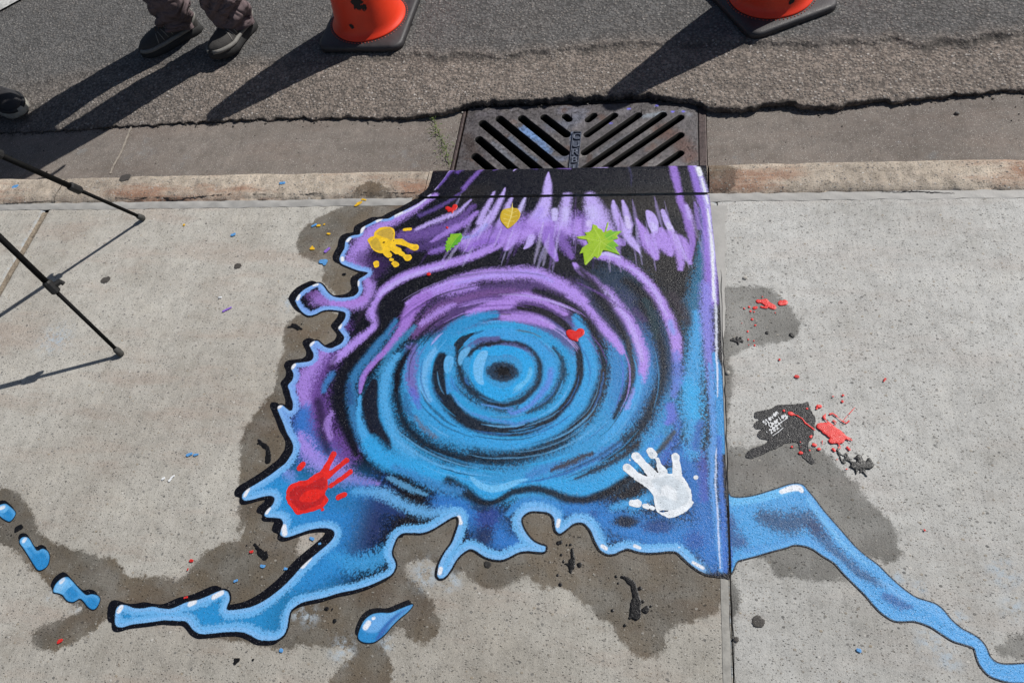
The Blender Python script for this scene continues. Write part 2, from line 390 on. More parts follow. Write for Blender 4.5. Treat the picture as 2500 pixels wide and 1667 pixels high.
# paint colours (as the paint itself looks in sun)
PUR, LPU, DPU, LIL = alb(182, 148, 240), alb(198, 178, 252), alb(116, 80, 164), alb(206, 196, 254)
BLU, BBL, PBL, NAV = alb(72, 168, 234), alb(50, 176, 240), alb(112, 188, 244), alb(36, 58, 128)
KBL, KBR, WHI, LBE = alb(10, 14, 26), alb(44, 40, 38), alb(240, 244, 252), alb(130, 172, 244)
TEA, IND = alb(40, 112, 154), alb(54, 98, 182)
RED, YEL, GRN = alb(226, 38, 34), alb(243, 196, 34), alb(140, 190, 46)
Z1, Z2 = .0012, .0024

# ------------------------------------------------------------------ setting: sidewalk, kerb, gutter, road
YB = lambda x: 1.4915 + .0094 * x                # kerb back edge
YF = lambda x: 1.619 + .0077 * x                 # kerb nose
XJ, XL = .203, -2.062                            # joints of the walk
ZG = -.12                                        # gutter
def axis(a, b, fa, fb, h):
    o = list(np.arange(fa, fb, h)) + [fb]
    s = h
    while o[-1] < b: s *= 1.5; o.append(min(o[-1] + s, b))
    s = h; lo = [fa]
    while lo[-1] > a: s *= 1.5; lo.append(max(lo[-1] - s, a))
    return np.array(lo[:0:-1] + o)
def sdf_pts(X, Y, poly, reach=.06):
    d = np.full(X.shape, reach); ins = np.zeros(X.shape, bool)
    for a, b in zip(poly, np.roll(poly, -1, 0)):
        dx, dy = b - a; px, py = X - a[0], Y - a[1]
        t = np.clip((px * dx + py * dy) / (dx * dx + dy * dy + 1e-12), 0, 1); d = np.minimum(d, np.hypot(px - t * dx, py - t * dy))
        if dy: ins ^= ((Y >= min(a[1], b[1])) & (Y < max(a[1], b[1]))) & (X < a[0] + (Y - a[1]) * dx / dy)
    return np.where(ins, d, -d)

damp_polys = [
    at('A', [(1600, 330), (1450, 400), (1250, 425), (1100, 430), (900, 500), (760, 480), (640, 482), (560, 540), (430, 590), (330, 640), (200, 720), (120, 830), (100, 950), (160, 1050), (330, 1110), (380, 1180), (370, 1260), (360, 1300), (600, 1500), (1000, 1400), (1500, 700)]),
    at('A', [(690, 420), (720, 360), (780, 300), (870, 272), (960, 285), (1030, 340), (1100, 420)]),
    np.concatenate([at('C', [(500, 150), (300, 250), (190, 330), (150, 430), (150, 560), (130, 650), (100, 720), (85, 880), (40, 980), (0, 1020)]),
                    at('E', [(125, 0), (105, 100), (95, 300), (100, 500), (85, 760)]),
                    at('I', [(1690, 480), (1640, 570), (1540, 600), (1440, 650), (1360, 720), (1310, 800), (1240, 845), (1130, 825), (1000, 820), (900, 830), (860, 780), (800, 705), (680, 680), (600, 658), (480, 618), (350, 570), (270, 520), (240, 400), (160, 290), (80, 222), (0, 205), (-200, 260), (-250, 560), (0, 610), (100, 650), (180, 740), (280, 830), (360, 920), (470, 1010), (560, 1055), (450, 1110), (300, 1160), (215, 1240), (245, 1320), (350, 1350), (480, 1310), (650, 1215), (720, 1140), (800, 1080), (1000, 1100), (1250, 1100), (1330, 1180), (1420, 1250), (1600, 1270), (1720, 1295), (1850, 1320), (1960, 1335), (2100, 1320), (2281, 1320)]),
                    at('J', [(150, 855), (250, 870), (215, 930), (150, 980), (125, 1100), (420, 1100), (470, 1010), (455, 920), (420, 850), (440, 790), (510, 755), (550, 800), (620, 840), (690, 820), (725, 750), (715, 690), (680, 600), (640, 540), (560, 460), (540, 410), (610, 375), (690, 380), (740, 430), (800, 470), (850, 440), (880, 480), (940, 515), (1010, 540), (1100, 515), (1160, 475), (1205, 465), (1230, 500), (1290, 530), (1390, 520), (1480, 590), (1590, 680), (1670, 740), (1700, 800), (1770, 880), (1850, 915), (1930, 890), (1968, 830), (1960, 765), (2050, 730), (2180, 690), (2260, 640), (2275, 430), (2000, 200), (1000, 100), (300, 100)]),
                    at('C', [(700, 1000), (800, 600), (700, 300)])]),
    at('G', [(-40, 60), (40, 130), (150, 140), (280, 135), (380, 160), (450, 220), (520, 285), (555, 350), (580, 420), (550, 490), (450, 535), (350, 545), (240, 565), (150, 600), (90, 640), (120, 760), (110, 900), (80, 1050), (70, 1250), (60, 1400), (-40, 1400)]),
    np.concatenate([at('G', [(20, 1330), (180, 1260), (330, 1240), (480, 1210), (640, 1250), (760, 1300), (850, 1400), (940, 1480), (1010, 1530)]),
                    at('H', [(1000, 230), (1090, 320), (1190, 410), (1240, 500), (1270, 600), (1290, 690), (1210, 745), (1100, 700), (900, 700), (950, 900), (860, 850), (780, 870), (620, 850), (450, 830), (380, 785), (345, 715), (200, 700), (60, 700)])]),
    at('H', [(70, 700), (110, 830), (150, 930), (155, 1050), (110, 1150), (70, 1150)]),
    at('H', [(1930, 1330), (2010, 1270), (2140, 1190), (2300, 1200), (2300, 1400), (2100, 1400), (1980, 1380)]),
]
dry_poly = at('E', [(505, 770), (560, 715), (640, 690), (720, 690), (740, 740), (660, 840), (560, 900), (505, 870)])
damp_polys = [catmull(p, 3, True) for p in damp_polys]
chalks = [('H', (2000, 800), 120), ('H', (1420, 900), 60), ('H', (1500, 1280), 120), ('H', (1620, 1400), 90), ('H', (2060, 1050), 90), ('H', (1260, 830), 60), ('H', (1690, 1120), 70),
          ('J', (650, 450), 90), ('J', (790, 490), 60), ('J', (430, 830), 50), ('J', (190, 860), 80), ('J', (10, 680), 60), ('A', (0, 1500), 60), ('C', (190, 180), 50), ('I', (2080, 1060), 60), ('I', (360, 960), 40), ('L', (330, 1150), 90), ('E', (500, 1280), 50), ('I', (530, 1040), 40)]
def walk_attrs(X, Y):
    dm = np.full(X.shape, -.06); ch = np.zeros(X.shape)
    for p in damp_polys: dm = np.maximum(dm, sdf_pts(X, Y, p))
    dm = np.minimum(dm, -sdf_pts(X, Y, catmull(dry_poly, 3, True)))
    for r, p, w in chalks:
        c = at(r, [p])[0]; R = w * REG[r][2] * mpp(c)
        ch = np.maximum(ch, np.exp(-((X - c[0]) ** 2 + (Y - c[1]) ** 2) / (R * R)) * .8)
    return dm, ch
def slab(name, x0, x1, fx0, fx1, mat):
    xs = axis(x0, x1, fx0, fx1, .009); ys = axis(-40, 1.468, -.15, 1.468, .009)
    X, Y = np.meshgrid(xs, ys); Y = Y + .0094 * X * np.clip((Y + .2), 0, 1)
    dm, ch = walk_attrs(X, Y)
    Z = np.zeros_like(X); Z += (fbm(X, Y, .5, 2) - .5) * .0012 - .0006
    for e in (x0, x1):
        if abs(e) < 10: d = np.abs(X - e); Z -= (.0045 * np.clip(1 - d / .016, 0, 1) ** 2 if e == x1 else .0015 * np.clip(1 - d / .006, 0, 1)); ch = np.maximum(ch, .5 * (d < .018) * (e == x1))
    d = np.abs(Y - 1.468 - .0094 * X); Z -= .0012 * np.clip(1 - d / .010, 0, 1) ** 2
    grid_mesh(name, X, Y, Z, np.ones((len(ys) - 1, len(xs) - 1), bool), {'damp': dm, 'chalk': ch, 'vignette': np.clip((1.05 - Y) / .8, 0, 1) * np.clip(1.25 - .35 * np.abs(X), .5, 1)}, mat, None, True, kind='structure')
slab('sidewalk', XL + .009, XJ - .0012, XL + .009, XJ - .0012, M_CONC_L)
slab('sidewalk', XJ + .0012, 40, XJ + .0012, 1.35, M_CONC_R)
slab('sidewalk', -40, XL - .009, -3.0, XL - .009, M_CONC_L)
# soil and dirt in the joints, one sheet under the walk
V = [(-40, -40, -.011), (40, -40, -.011), (40, 1.60, -.011), (-40, 1.60, -.011)]
link('joint_dirt', pymesh('joint_dirt', V, [(0, 1, 2, 3)]), M_CRACK, kind='structure')
# caulking along the kerb and down the right joint
def strip(name, xs, ya, yb, z, mat, jit=.0, seed=0, crack=None):
    rows = []
    X = np.array(xs); n1 = (vnoise(X, X * 0, .03, seed) - .5) * jit; n2 = (vnoise(X, X * 0 + 3, .025, seed + 1) - .5) * jit
    V = []; F = []; m = 6
    for i, x in enumerate(X):
        a, b = ya(x) + n1[i], yb(x) + n2[i]
        for k in range(m): 
            t = k / (m - 1); V.append((x, a + (b - a) * t, z - .0015 * (2 * t - 1) ** 2 + .0006 * math.sin(x * 90 + k)))
    for i in range(len(X) - 1):
        for k in range(m - 1): F.append((i * m + k, i * m + k + m, i * m + k + m + 1, i * m + k + 1))
    return link(name, pymesh(name, V, F), mat, None, True, kind='structure')
fx = np.arange(-3.1, 1.4, .012)
strip('joint_caulking', fx[fx < -.735], lambda x: YB(x) - .026 - .002 * math.sin(3 * x), lambda x: YB(x) + .004, .0012, M_SEAL, .006, 1)
strip('joint_caulking', fx[fx > .17], lambda x: YB(x) - .027 + .002 * math.sin(2.5 * x + 1), lambda x: YB(x) + .004, .0012, M_SEAL, .006, 3)
def crackline(name, pts, w, z=.0024):
    P = catmull(np.asarray(pts), 10); P = P + (rng.random(P.shape) - .5) * .003; V = []; F = []
    for i, p in enumerate(P):
        d = P[min(i + 1, len(P) - 1)] - P[max(i - 1, 0)]; nrm = np.array([-d[1], d[0]]) / (np.linalg.norm(d) + 1e-9)
        ww = w * math.sin(math.pi * (i + .3) / len(P)) ** .5 * random.uniform(.4, 1)
        V += [(*(p + nrm * ww / 2), z), (*(p - nrm * ww / 2), z)]
    for i in range(len(P) - 1): F.append((2 * i, 2 * i + 1, 2 * i + 3, 2 * i + 2))
    link(name, pymesh(name, V, F), M_CRACK, kind='structure')
crackline('crack', at('T3', [(1480, 1162), (1600, 1163), (1700, 1160), (1800, 1166), (1930, 1172)]), .005, .0022)
crackline('crack', at('T1', [(0, 1375), (100, 1368), (230, 1362), (350, 1352)]), .006)  # this and next: back-edge cracks, also standing in for shade under kerb chips
crackline('crack', at('T1', [(760, 1330), (900, 1335), (1050, 1326), (1200, 1335), (1400, 1318), (1600, 1306), (1900, 1310), (2300, 1300)]), .0045)
crackline('crack', at('T2', [(0, 1305), (250, 1300), (600, 1295), (800, 1300), (950, 1285)]), .004)
yj = np.arange(.55, 1.455, .012)
V = []; F = []
for i, y in enumerate(yj):
    w = .006 + .020 * max(0, (y - 1.0) / .45) ** .7 if y > 1.0 else .004
    w *= .8 + .4 * vnoise(np.array(y), np.array(0.), .02, 4)
    for k in range(5): w0 = .030 * sstep(.9, 1.3, y); V.append((XJ - .002 - w0 + (w + w0) * k / 4, y, .0003 + .0009 * math.sin(math.pi * k / 4)))
for i in range(len(yj) - 1):
    for k in range(4): F.append((i * 5 + k, i * 5 + k + 1, i * 5 + k + 6, i * 5 + k + 5))
link('joint_caulking', pymesh('joint_caulking', V, F), M_SEAL, None, True, kind='structure')
crackline('crack', [(XJ + .004, 1.22), (XJ + .002, 1.0), (XJ + .003, .8), (XJ + .001, .5), (XJ + .002, .2), (XJ, -.2)], .0028)
# pale cement edge along the right joint
V = []; F = []; ym = np.arange(-.6, 1.40, .02)
for i, y in enumerate(ym):
    for k in range(4): V.append((XJ - .021 + .0165 * k / 3 + .0012 * (float(vnoise(np.array(y), np.array(float(k)), .04, 5)) - .5), y, .0004 - .0010 * (k == 3)))
for i in range(len(ym) - 1):
    for k in range(3): F.append((i * 4 + k, i * 4 + k + 1, i * 4 + k + 5, i * 4 + k + 4))
link('joint_edge', pymesh('joint_edge', V, F), plain('cement_edge', alb(158, 156, 150), .85, .25, 60, bump=.3), None, True, kind='structure')
# mortar in the left joint, worn and gritty
V = []; F = []; ym = np.arange(-.5, 1.463, .012)
for i, y in enumerate(ym):
    for k in range(6):
        t = k / 5; V.append((XL - .011 + .022 * t + .003 * (float(vnoise(np.array(y), np.array(float(k)), .03, 2)) - .5), y - .02, -.0035 + .0035 * (2 * t - 1) ** 2 - .001))
for i in range(len(ym) - 1):
    for k in range(5): F.append((i * 6 + k, i * 6 + k + 1, i * 6 + k + 7, i * 6 + k + 6))
link('joint_mortar', pymesh('joint_mortar', V, F), plain('gritty_mortar', alb(140, 128, 112), .95, .5, 120, 0, .8, 200), None, True, kind='structure')
# kerb stones
NOSE = .024
def kerb_z(X, Y):
    t = np.clip(Y - (YF(X) - NOSE), 0, NOSE)
    return .004 - (NOSE - np.sqrt(np.maximum(NOSE ** 2 - t * t, 0)))
def kerb(x0, x1, fa, fb, rough, paintd=False):
    xs = axis(x0, x1, fa, fb, .006); T = np.concatenate([[0, 0], np.linspace(0, 1, 9), np.linspace(0, 1, 8)[1:], [1, 1]])
    V = np.zeros((len(xs), len(T), 3)); D = np.full((len(xs), len(T)), -.06)
    for k in range(len(T)):
        x = xs; jit = (fbm(x, x * 0, .05, 3, 4) - .5) * rough * 1.4
        b = YB(x) + .003 + jit * .6; f = YF(x) - NOSE + (fbm(x, x * 0 + 5, .09, 5) - .5) * rough * .5
        if k == 0: y, z = b, -.08 + 0 * x
        elif k == 1: y, z = b, -.010 + 0 * x
        elif k < 11:
            t = T[k]; y = b + (f - b) * t; z = .004 - .008 * (t == 0) - .002 * (t < .15) * rough / .01 + ((fbm(x, y, .03, 1) - .5) * .35 + (fbm(x, y, .010, 2) - .5) * .25) * rough
        elif k < 18:
            a = T[k] * math.pi / 2; y = f + NOSE * math.sin(a); z = .004 - NOSE * (1 - math.cos(a)) + 0 * x
        else: y, z = f + NOSE + .002, np.full_like(x, -.05 if k == 18 else -.16)
        V[:, k, 0], V[:, k, 1], V[:, k, 2] = x, y, z
        dd = np.full(x.shape, -.06)
        for p in damp_polys[:2]: dd = np.maximum(dd, sdf_pts(x, y, p))
        if x0 > 0: dd = np.maximum(dd, .05 - np.hypot(x - XJ - .01, (y - 1.56) * .8))
        D[:, k] = dd
    grid_mesh('kerb', V[:, :, 0], V[:, :, 1], V[:, :, 2], np.ones((len(xs) - 1, len(T) - 1), bool), {'damp': D, 'chalk': D * 0}, M_KERB, None, True, kind='structure')
kerb(-40, XL + .006, -3.0, XL + .006, .026)
kerb(XL + .009, -.70, XL + .009, -.70, .026)
XK = float(at('B', [(2016, 230)])[0][0]) + .002
kerb(-.6985, XK, -.6985, XK, .0015)
kerb(XK + .005, 40, XK + .005, 1.35, .024)
# gutter pan, left and right of the drain and behind it
def gut(x0, x1, y0, y1, z):
    xs = axis(x0, x1, max(x0, -3.2), min(x1, 1.4), .05); ys = np.linspace(y0, y1, 14)
    X, Y = np.meshgrid(xs, ys); Z = z + (fbm(X, Y, .3, 4) - .5) * .004
    grid_mesh('gutter', X, Y, Z, np.ones((13, len(xs) - 1), bool), {}, M_GUT, None, True, kind='structure')
GX0, GX1, GY0, GY1 = -.678, .192, 1.60, 2.045
gut(-40, GX0, 1.58, 2.3, ZG); gut(GX1, 40, 1.58, 2.3, ZG); gut(GX0, GX1, GY1, 2.3, ZG - .012)
P = at('T1', [(895, 830), (860, 920), (815, 1030), (770, 1110), (745, 1170)], ZG); P = catmull(P, 8); V = []; F = []
for i, p in enumerate(P): 
    w = .004 + .001 * math.sin(i * 1.7); V += [(p[0] - w, p[1], ZG + .0035), (p[0] + w, p[1], ZG + .0035)]
for i in range(len(P) - 1): F.append((2 * i, 2 * i + 1, 2 * i + 3, 2 * i + 2))
link('gutter_joint', pymesh('gutter_joint', V, F), plain('gutter_mortar', alb(160, 151, 140), .9, .3, 70, bump=.4), kind='structure')
# asphalt: ragged lip over the gutter, a worn apron and the thicker top course behind it
lip = np.concatenate([at('T1', [(-300, 880), (0, 862), (300, 850), (620, 830), (820, 815), (1100, 800), (1420, 785), (1700, 772), (2100, 768), (2338, 760)], -.088),
                      at('T2', [(100, 762), (350, 762), (600, 770), (800, 768), (950, 755), (1080, 735), (1180, 695), (1300, 672), (1500, 668), (1750, 660), (1900, 640), (2200, 640)], -.088),
                      at('T3', [(50, 560), (150, 575), (300, 590), (380, 605), (430, 635), (530, 650), (640, 655), (700, 640), (760, 625), (850, 610), (980, 605), (1020, 630), (1120, 632), (1240, 622), (1330, 600), (1480, 580), (1580, 590), (1750, 572), (1900, 552), (2100, 535), (2280, 515), (2352, 522), (2700, 500)], -.088)])
ove = np.concatenate([at('T1', [(-400, 700), (0, 610), (250, 560), (500, 500), (900, 440), (1450, 430), (1900, 415), (2300, 400)], -.08),
                      at('T2', [(700, 372), (850, 372), (1000, 385), (1100, 368), (1300, 370), (1440, 395), (1520, 375), (1700, 355), (1900, 335), (2200, 300)], -.08),
                      at('T3', [(150, 262), (500, 262), (750, 258), (1100, 275), (1300, 255), (1400, 275), (1550, 240), (1680, 268), (1760, 275), (1850, 240), (2000, 250), (2150, 215), (2352, 200), (2800, 150)], -.08)])
lip = lip[np.argsort(lip[:, 0])]; ove = ove[np.argsort(ove[:, 0])]
def LIP(x):
    return np.interp(x, lip[:, 0], lip[:, 1]) + (fbm(x, 0 * x, .035, 2, 5) - .5) * .034
def OVE(x): return np.interp(x, ove[:, 0], ove[:, 1]) + (fbm(x, 0 * x + 2, .06, 3, 4) - .5) * .05
def LIPZ(x): return np.interp(x, [-3, -2.0, -1.0, -.65, .5, .9, 1.3], [-.114, -.111, -.105, -.090, -.092, -.102, -.107])
xs = axis(-45, 45, -3.4, 1.45, .005)
vs = np.concatenate([[0, .0], axis(0, 45, 0, .80, .005)])
X, Vv = np.meshgrid(xs, vs); L0 = LIP(xs)[None]; E0 = OVE(xs)[None]
Y = L0 + Vv; R = (fbm(X, Y, .016, 1, 3) - .5)
es = np.clip(np.interp(X, [-2.6, -1.2, -.6, 0, 1.2], [.35, .5, .9, .8, 1.]), 0, 1)
Z = LIPZ(X) + (-.086 - LIPZ(X)) * sstep(0, .25, Vv) + es * .010 * sstep(-.006, .012, Y - E0) + np.clip(Y - 3, 0, 100) * .012
rag = 1.3 * np.exp(-Vv / .022) + es * .8 * np.exp(-((Y - E0) / .022) ** 2) * sstep(.35, .6, fbm(X, Y, .12, 4))
Z += R * (.004 + .010 * rag) * np.clip(1.5 - Vv, 0.1, 1); Z -= .004 * np.exp(-Vv / .004)
Z[0] = ZG - .01; Z[1] = ZG - .002 + .3 * (Z[2] - ZG); Y[0] += .012; Y[1] += .004 + R[1] * .012
tar = np.clip(np.exp(-Vv / .006) * .8 * sstep(.25, .6, fbm(X, Y, .03, 5)) + es * .75 * np.exp(-((Y - E0 + .01) / .020) ** 2) * sstep(.3, .65, fbm(X, Y, .09, 6)), 0, 1)
apr = np.clip(1 - sstep(-.05, .08, Y - E0), 0, 1) * np.clip(np.interp(X, [-2.7, -1.7], [.2, 1]), 0, 1)
M_ASP.node_tree  # shared by the one sheet below
grid_mesh('road', X, Y, Z, np.ones((len(vs) - 1, len(xs) - 1), bool), {'tar': tar, 'apron': apr}, M_ASP, None, True, kind='structure')
e1, e2 = at('M', [(44, 0), (-2, 25)], -.074); ed = (e2 - e1) / np.linalg.norm(e2 - e1); en = np.array([ed[1], -ed[0]]); en = en if en[1] > 0 else -en
mk = [e1 - ed * .35, e1 + ed * .32, e1 + ed * .32 + en * .11, e1 - ed * .35 + en * .11]
bm = bmesh.new(); f = bm.faces.new([bm.verts.new((x, y, -.0735)) for x, y in mk])
bm_obj('road_marking', bm, plain('road_paint', (.5, .5, .48), .7, .35, 60), kind='structure')

# ------------------------------------------------------------------ the mural
inner = path(('A', [(1750, 118), (1690, 160), (1640, 235), (1580, 310), (1535, 362), (1500, 400), (1385, 480), (1250, 555), (1120, 618), (1050, 655), (950, 663), (870, 702), (775, 755), (758, 815), (690, 828), (640, 850), (610, 890), (598, 960), (565, 1020), (548, 1075), (570, 1120), (640, 1152), (740, 1190), (840, 1212), (800, 1250), (745, 1285), (735, 1335), (745, 1400), (700, 1452), (600, 1472), (500, 1465), (430, 1420), (380, 1350), (335, 1322), (285, 1335), (180, 1390), (110, 1460), (90, 1510)]),
             ('C', [(266, 128), (290, 180), (330, 232), (385, 264), (450, 252), (510, 222), (570, 212), (650, 218), (718, 236), (722, 285), (690, 335), (658, 378), (685, 420), (712, 462), (690, 512), (640, 542), (590, 562), (540, 552), (500, 522), (470, 496), (430, 500), (398, 530), (412, 570), (432, 610), (428, 655), (390, 682), (320, 692), (258, 702), (230, 742), (250, 795), (240, 850), (200, 900), (215, 950), (226, 1000), (245, 1060), (240, 1118), (215, 1130), (185, 1110), (150, 1082), (115, 1086), (105, 1115), (130, 1180), (160, 1250), (190, 1330), (230, 1400), (248, 1450), (240, 1510)]),
             ('E', [(445, 195), (420, 230), (370, 270), (300, 322), (220, 372), (160, 408), (125, 440), (120, 472), (142, 490), (200, 480), (260, 463), (318, 456), (345, 476), (330, 520), (292, 555), (274, 588), (292, 605), (340, 608), (388, 616), (405, 650), (390, 690), (385, 725), (412, 743), (450, 740), (520, 716), (600, 690), (680, 680), (742, 690), (762, 720), (745, 762), (695, 810), (620, 872), (540, 942), (470, 1020), (400, 1090), (300, 1168), (200, 1222), (100, 1245), (20, 1250)]),
             ('I', [(1582, 1035), (1600, 985), (1590, 938), (1558, 922), (1515, 932), (1440, 966), (1380, 988), (1300, 1006), (1230, 1037), (1180, 1052), (1120, 1047), (1060, 1037), (1000, 1047), (940, 1047), (885, 1028), (842, 1024), (812, 1052), (802, 1120), (810, 1168), (850, 1180), (920, 1160), (1000, 1150), (1080, 1140), (1150, 1130), (1230, 1135), (1290, 1137), (1320, 1162), (1350, 1200), (1400, 1226), (1480, 1222), (1580, 1212), (1680, 1212), (1740, 1232), (1800, 1265), (1860, 1272), (1930, 1265), (1978, 1230), (2000, 1180), (2010, 1120), (2022, 1072), (2052, 1040), (2110, 1006), (2200, 985)]),
             ('E', [(690, 1164), (800, 1130), (900, 1110), (1000, 1080), (1100, 1036), (1160, 1000), (1186, 950), (1180, 910), (1164, 880), (1160, 840), (1176, 790), (1200, 742), (1240, 716), (1300, 714), (1370, 714), (1440, 690), (1520, 642), (1580, 606), (1618, 602), (1628, 640), (1610, 700), (1580, 780), (1530, 850), (1490, 930), (1476, 1000), (1492, 1030), (1530, 1020), (1570, 970), (1610, 900), (1660, 850), (1710, 826), (1760, 848)]),
             ('F', [(230, 1005), (290, 1040), (360, 1060), (430, 1060), (490, 1035), (560, 1000), (640, 990), (720, 998), (772, 992), (778, 955), (730, 938), (680, 912), (630, 860), (590, 790), (580, 730), (610, 690), (660, 665), (740, 665), (810, 680), (848, 720), (856, 780), (870, 828), (900, 845), (940, 820), (1000, 772), (1050, 756), (1100, 766), (1150, 820), (1180, 890), (1210, 950), (1240, 990), (1290, 1015), (1350, 1010), (1400, 985), (1460, 970), (1520, 988), (1600, 1003), (1700, 1000), (1800, 990), (1860, 1000), (1910, 1045), (1970, 1100), (2040, 1150), (2110, 1180), (2180, 1190)]))
inner = catmull(inner, 4)
xr = XJ - .0025
inner = np.concatenate([inner, [(xr, inner[-1][1] - .002), (xr, 1.2), (xr, 1.7)], [(at('A', [(1760, 110)])[0][0], 1.7)]])
L = Layer(-1.26, XJ + .004, .08, 1.64, .00145, KBL)
sdi = L.sdf(inner, .06)
# outline: a thin dark edge all round, and a thick dark edge to the left of the flow
sdo = sdi + .0045
def shifted(dx, dy):
    i, j = int(round(dx / L.h)), int(round(dy / L.h)); return np.roll(np.roll(sdi, i, 1), j, 0)
wide = sstep(-.45, -.62, L.X - .10 * (L.Y - .6)) 
for t in (.25, .5, .75, 1):
    sdo = np.maximum(sdo, np.where(wide > .5, shifted(-.024 * t, .009 * t), -1)); sdo = np.maximum(sdo, shifted(-.006 * t, -.002 * t) )
sdo = np.maximum(sdo, np.where((L.X < -.55) & (L.Y < .62), shifted(-.004, -.010), -1))
kb = at('A', [(1528, 120), (1500, 240), (1470, 340), (1440, 395), (1600, 420)]); kb = np.concatenate([kb, [(xr, kb[-1][1]), (xr, 1.7), (kb[0][0], 1.7)]])
sdo = np.maximum(sdo, L.sdf(kb, .03)); re_ = np.concatenate([at('B', [(2150, 1568), (2132, 1300), (2112, 1150), (2090, 900), (2068, 700), (2050, 500), (2036, 400), (2024, 350), (2018, 250), (2010, 110)])])
XMAX = np.minimum(np.interp(L.Y, np.concatenate([[0, re_[0][1] - .1], re_[:, 1]]), np.concatenate([[xr, xr], re_[:, 0]])), xr)
sdo = np.minimum(sdo, XMAX + .001 - L.X)

def S(reg, pts, w, col, a=1., soft=.5, dry=.45): L.stroke(at(reg, pts), np.asarray(w, float) * REG[reg][2], col, a, soft, dry)
def S2(segs, w, col, a=1., soft=.5, dry=.45): L.stroke(path(*segs), np.asarray(w, float), col, a, soft, dry)
def BL(reg, p, rx, ry, col, a=1., rot=0, soft=.7, dry=.6): L.blob(at(reg, [p])[0], rx * REG[reg][2], ry * REG[reg][2], col, a, rot, soft, dry)
def FL(reg, pts, col, a=1., soft=.003, dry=.2): L.fill(at(reg, pts), col, a, soft, dry)

# --- ground colours
L.c[:] = KBL * (1 + .5 * (fbm(L.X, L.Y, .3, 2)[..., None] - .5))
BL('B', (1300, 500), 1000, 330, KBR, .8, 0, 1, .1); BL('B', (1500, 1100), 500, 500, KBR, .6, 0, 1, .1)
BL('A', (1900, 420), 420, 200, KBR, .6, .5, 1, .1)
# left flank purple, bottom blue
S('C', [(650, 380), (470, 720), (400, 900), (420, 1150), (560, 1400), (700, 1568)], [240, 330, 360, 380, 330, 300], DPU, .9, .8, .75)
S('C', [(560, 560), (380, 800), (330, 950), (360, 1100)], [120, 200, 180, 100], PUR, .75, .9, .75)
S('C', [(330, 1150), (330, 1350), (400, 1500), (500, 1568)], [180, 260, 300, 300], alb(58, 122, 206), .95, .9, .6)
S('E', [(330, 250), (330, 380), (450, 560), (650, 620), (800, 580)], [200, 300, 300, 260, 240], alb(52, 116, 200), .9, .9, .6)
S('E', [(520, 60), (620, 200), (760, 300), (900, 345), (1060, 370)], [120, 150, 180, 110, 50], PUR, .75, .9, .8)
S('E', [(430, 300), (470, 340)], 80, PUR, .7, .9, .7)
S('E', [(960, 520), (900, 640), (830, 800), (720, 930), (600, 1050)], [420, 420, 380, 300, 160], alb(48, 104, 188), .9, .8, .6)
S('E', [(1000, 560), (960, 700), (880, 830)], [260, 260, 180], alb(46, 48, 86), .85, .9, .8)
S('E', [(820, 520), (1050, 530), (1240, 580)], [130, 120, 60], alb(40, 62, 116), .8, .9, .8)
S('E', [(760, 900), (900, 930), (1060, 900), (1120, 840)], [150, 160, 170, 120], BLU, .8, .9, .8)
S('E', [(500, 1080), (650, 990), (760, 950)], [150, 180, 120], alb(52, 130, 204), .9, .9, .6)
S('F', [(-60, 600), (100, 640), (300, 760), (420, 900), (560, 940)], [240, 300, 340, 260, 140], alb(52, 126, 208), .95, .8, .5)
BL('F', (300, 720), 170, 190, alb(48, 66, 140), .9, 0, .9, .8); BL('F', (290, 860), 130, 130, alb(34, 42, 80), .85, 0, .9, .8); BL('F', (250, 620), 150, 80, KBL, .7, 0, .9, .8)
S('F', [(900, 640), (1100, 640), (1300, 740), (1600, 860), (1900, 880), (2150, 930)], [200, 240, 330, 420, 420, 360], alb(52, 132, 212), .95, .8, .55)
S('F', [(1900, 200), (2000, 420), (2080, 650), (2100, 900), (2150, 1080)], [280, 300, 330, 300, 200], alb(50, 122, 204), .9, .8, .65)
S('F', [(2050, 180), (2090, 400), (2080, 560)], [90, 120, 90], alb(84, 92, 190), .6, .9, .85)
BL('F', (1430, 755), 165, 85, alb(20, 24, 40), .95, .1, .8, .6); BL('F', (1700, 790), 200, 100, alb(40, 66, 128), .8, .2, .9, .8); BL('F', (2000, 900), 160, 120, alb(46, 78, 160), .6, 0, .9, .9)
S('F', [(1500, 640), (1620, 560), (1750, 430), (1850, 300)], [120, 130, 120, 80], alb(64, 160, 228), .8, .9, .8)
BL('F', (1150, 700), 110, 60, alb(40, 60, 130), .6, .4, .9, .9)
# right blue/teal column
S2([('B', [(1960, 560), (1990, 800), (1980, 1000), (1920, 1350), (1900, 1568)]), ('D', [(1840, 150), (1870, 400), (1850, 700), (1800, 1000), (1780, 1300)])], [14, 22, 34, 44, 48, 50, 60, 76, 80, 70], TEA, .9, .9, .85)
S2([('D', [(1870, 250), (1880, 450), (1850, 700), (1830, 900), (1820, 1100), (1850, 1300), (1830, 1500)])], [24, 36, 50, 64, 66, 56, 50], BLU, .9, .9, .85)
S('D', [(1700, 850), (1800, 930), (1850, 1150)], [140, 180, 180], BBL, .75, .9, .9)
S('D', [(1700, 1250), (1640, 1400), (1560, 1568)], [90, 110, 130], alb(70, 108, 205), .8, .9, .8)
S('D', [(1900, 1250), (1850, 1450)], [90, 110], IND, .8, .9, .85)

# --- broad wash under the ripples: blue below and to the right, dim purple above
L.blob(un(1262, 985), 400, 262, alb(62, 164, 228), .9, 0, .22, .6)
L.blob(un(1560, 900), 130, 260, alb(60, 128, 196), .7, 0, .8, .75)
L.blob(un(1300, 770), 330, 130, alb(96, 72, 134), .8, 0, .5, .7)
L.blob(un(1500, 740), 130, 180, alb(40, 64, 92), .7, 0, .8, .8)
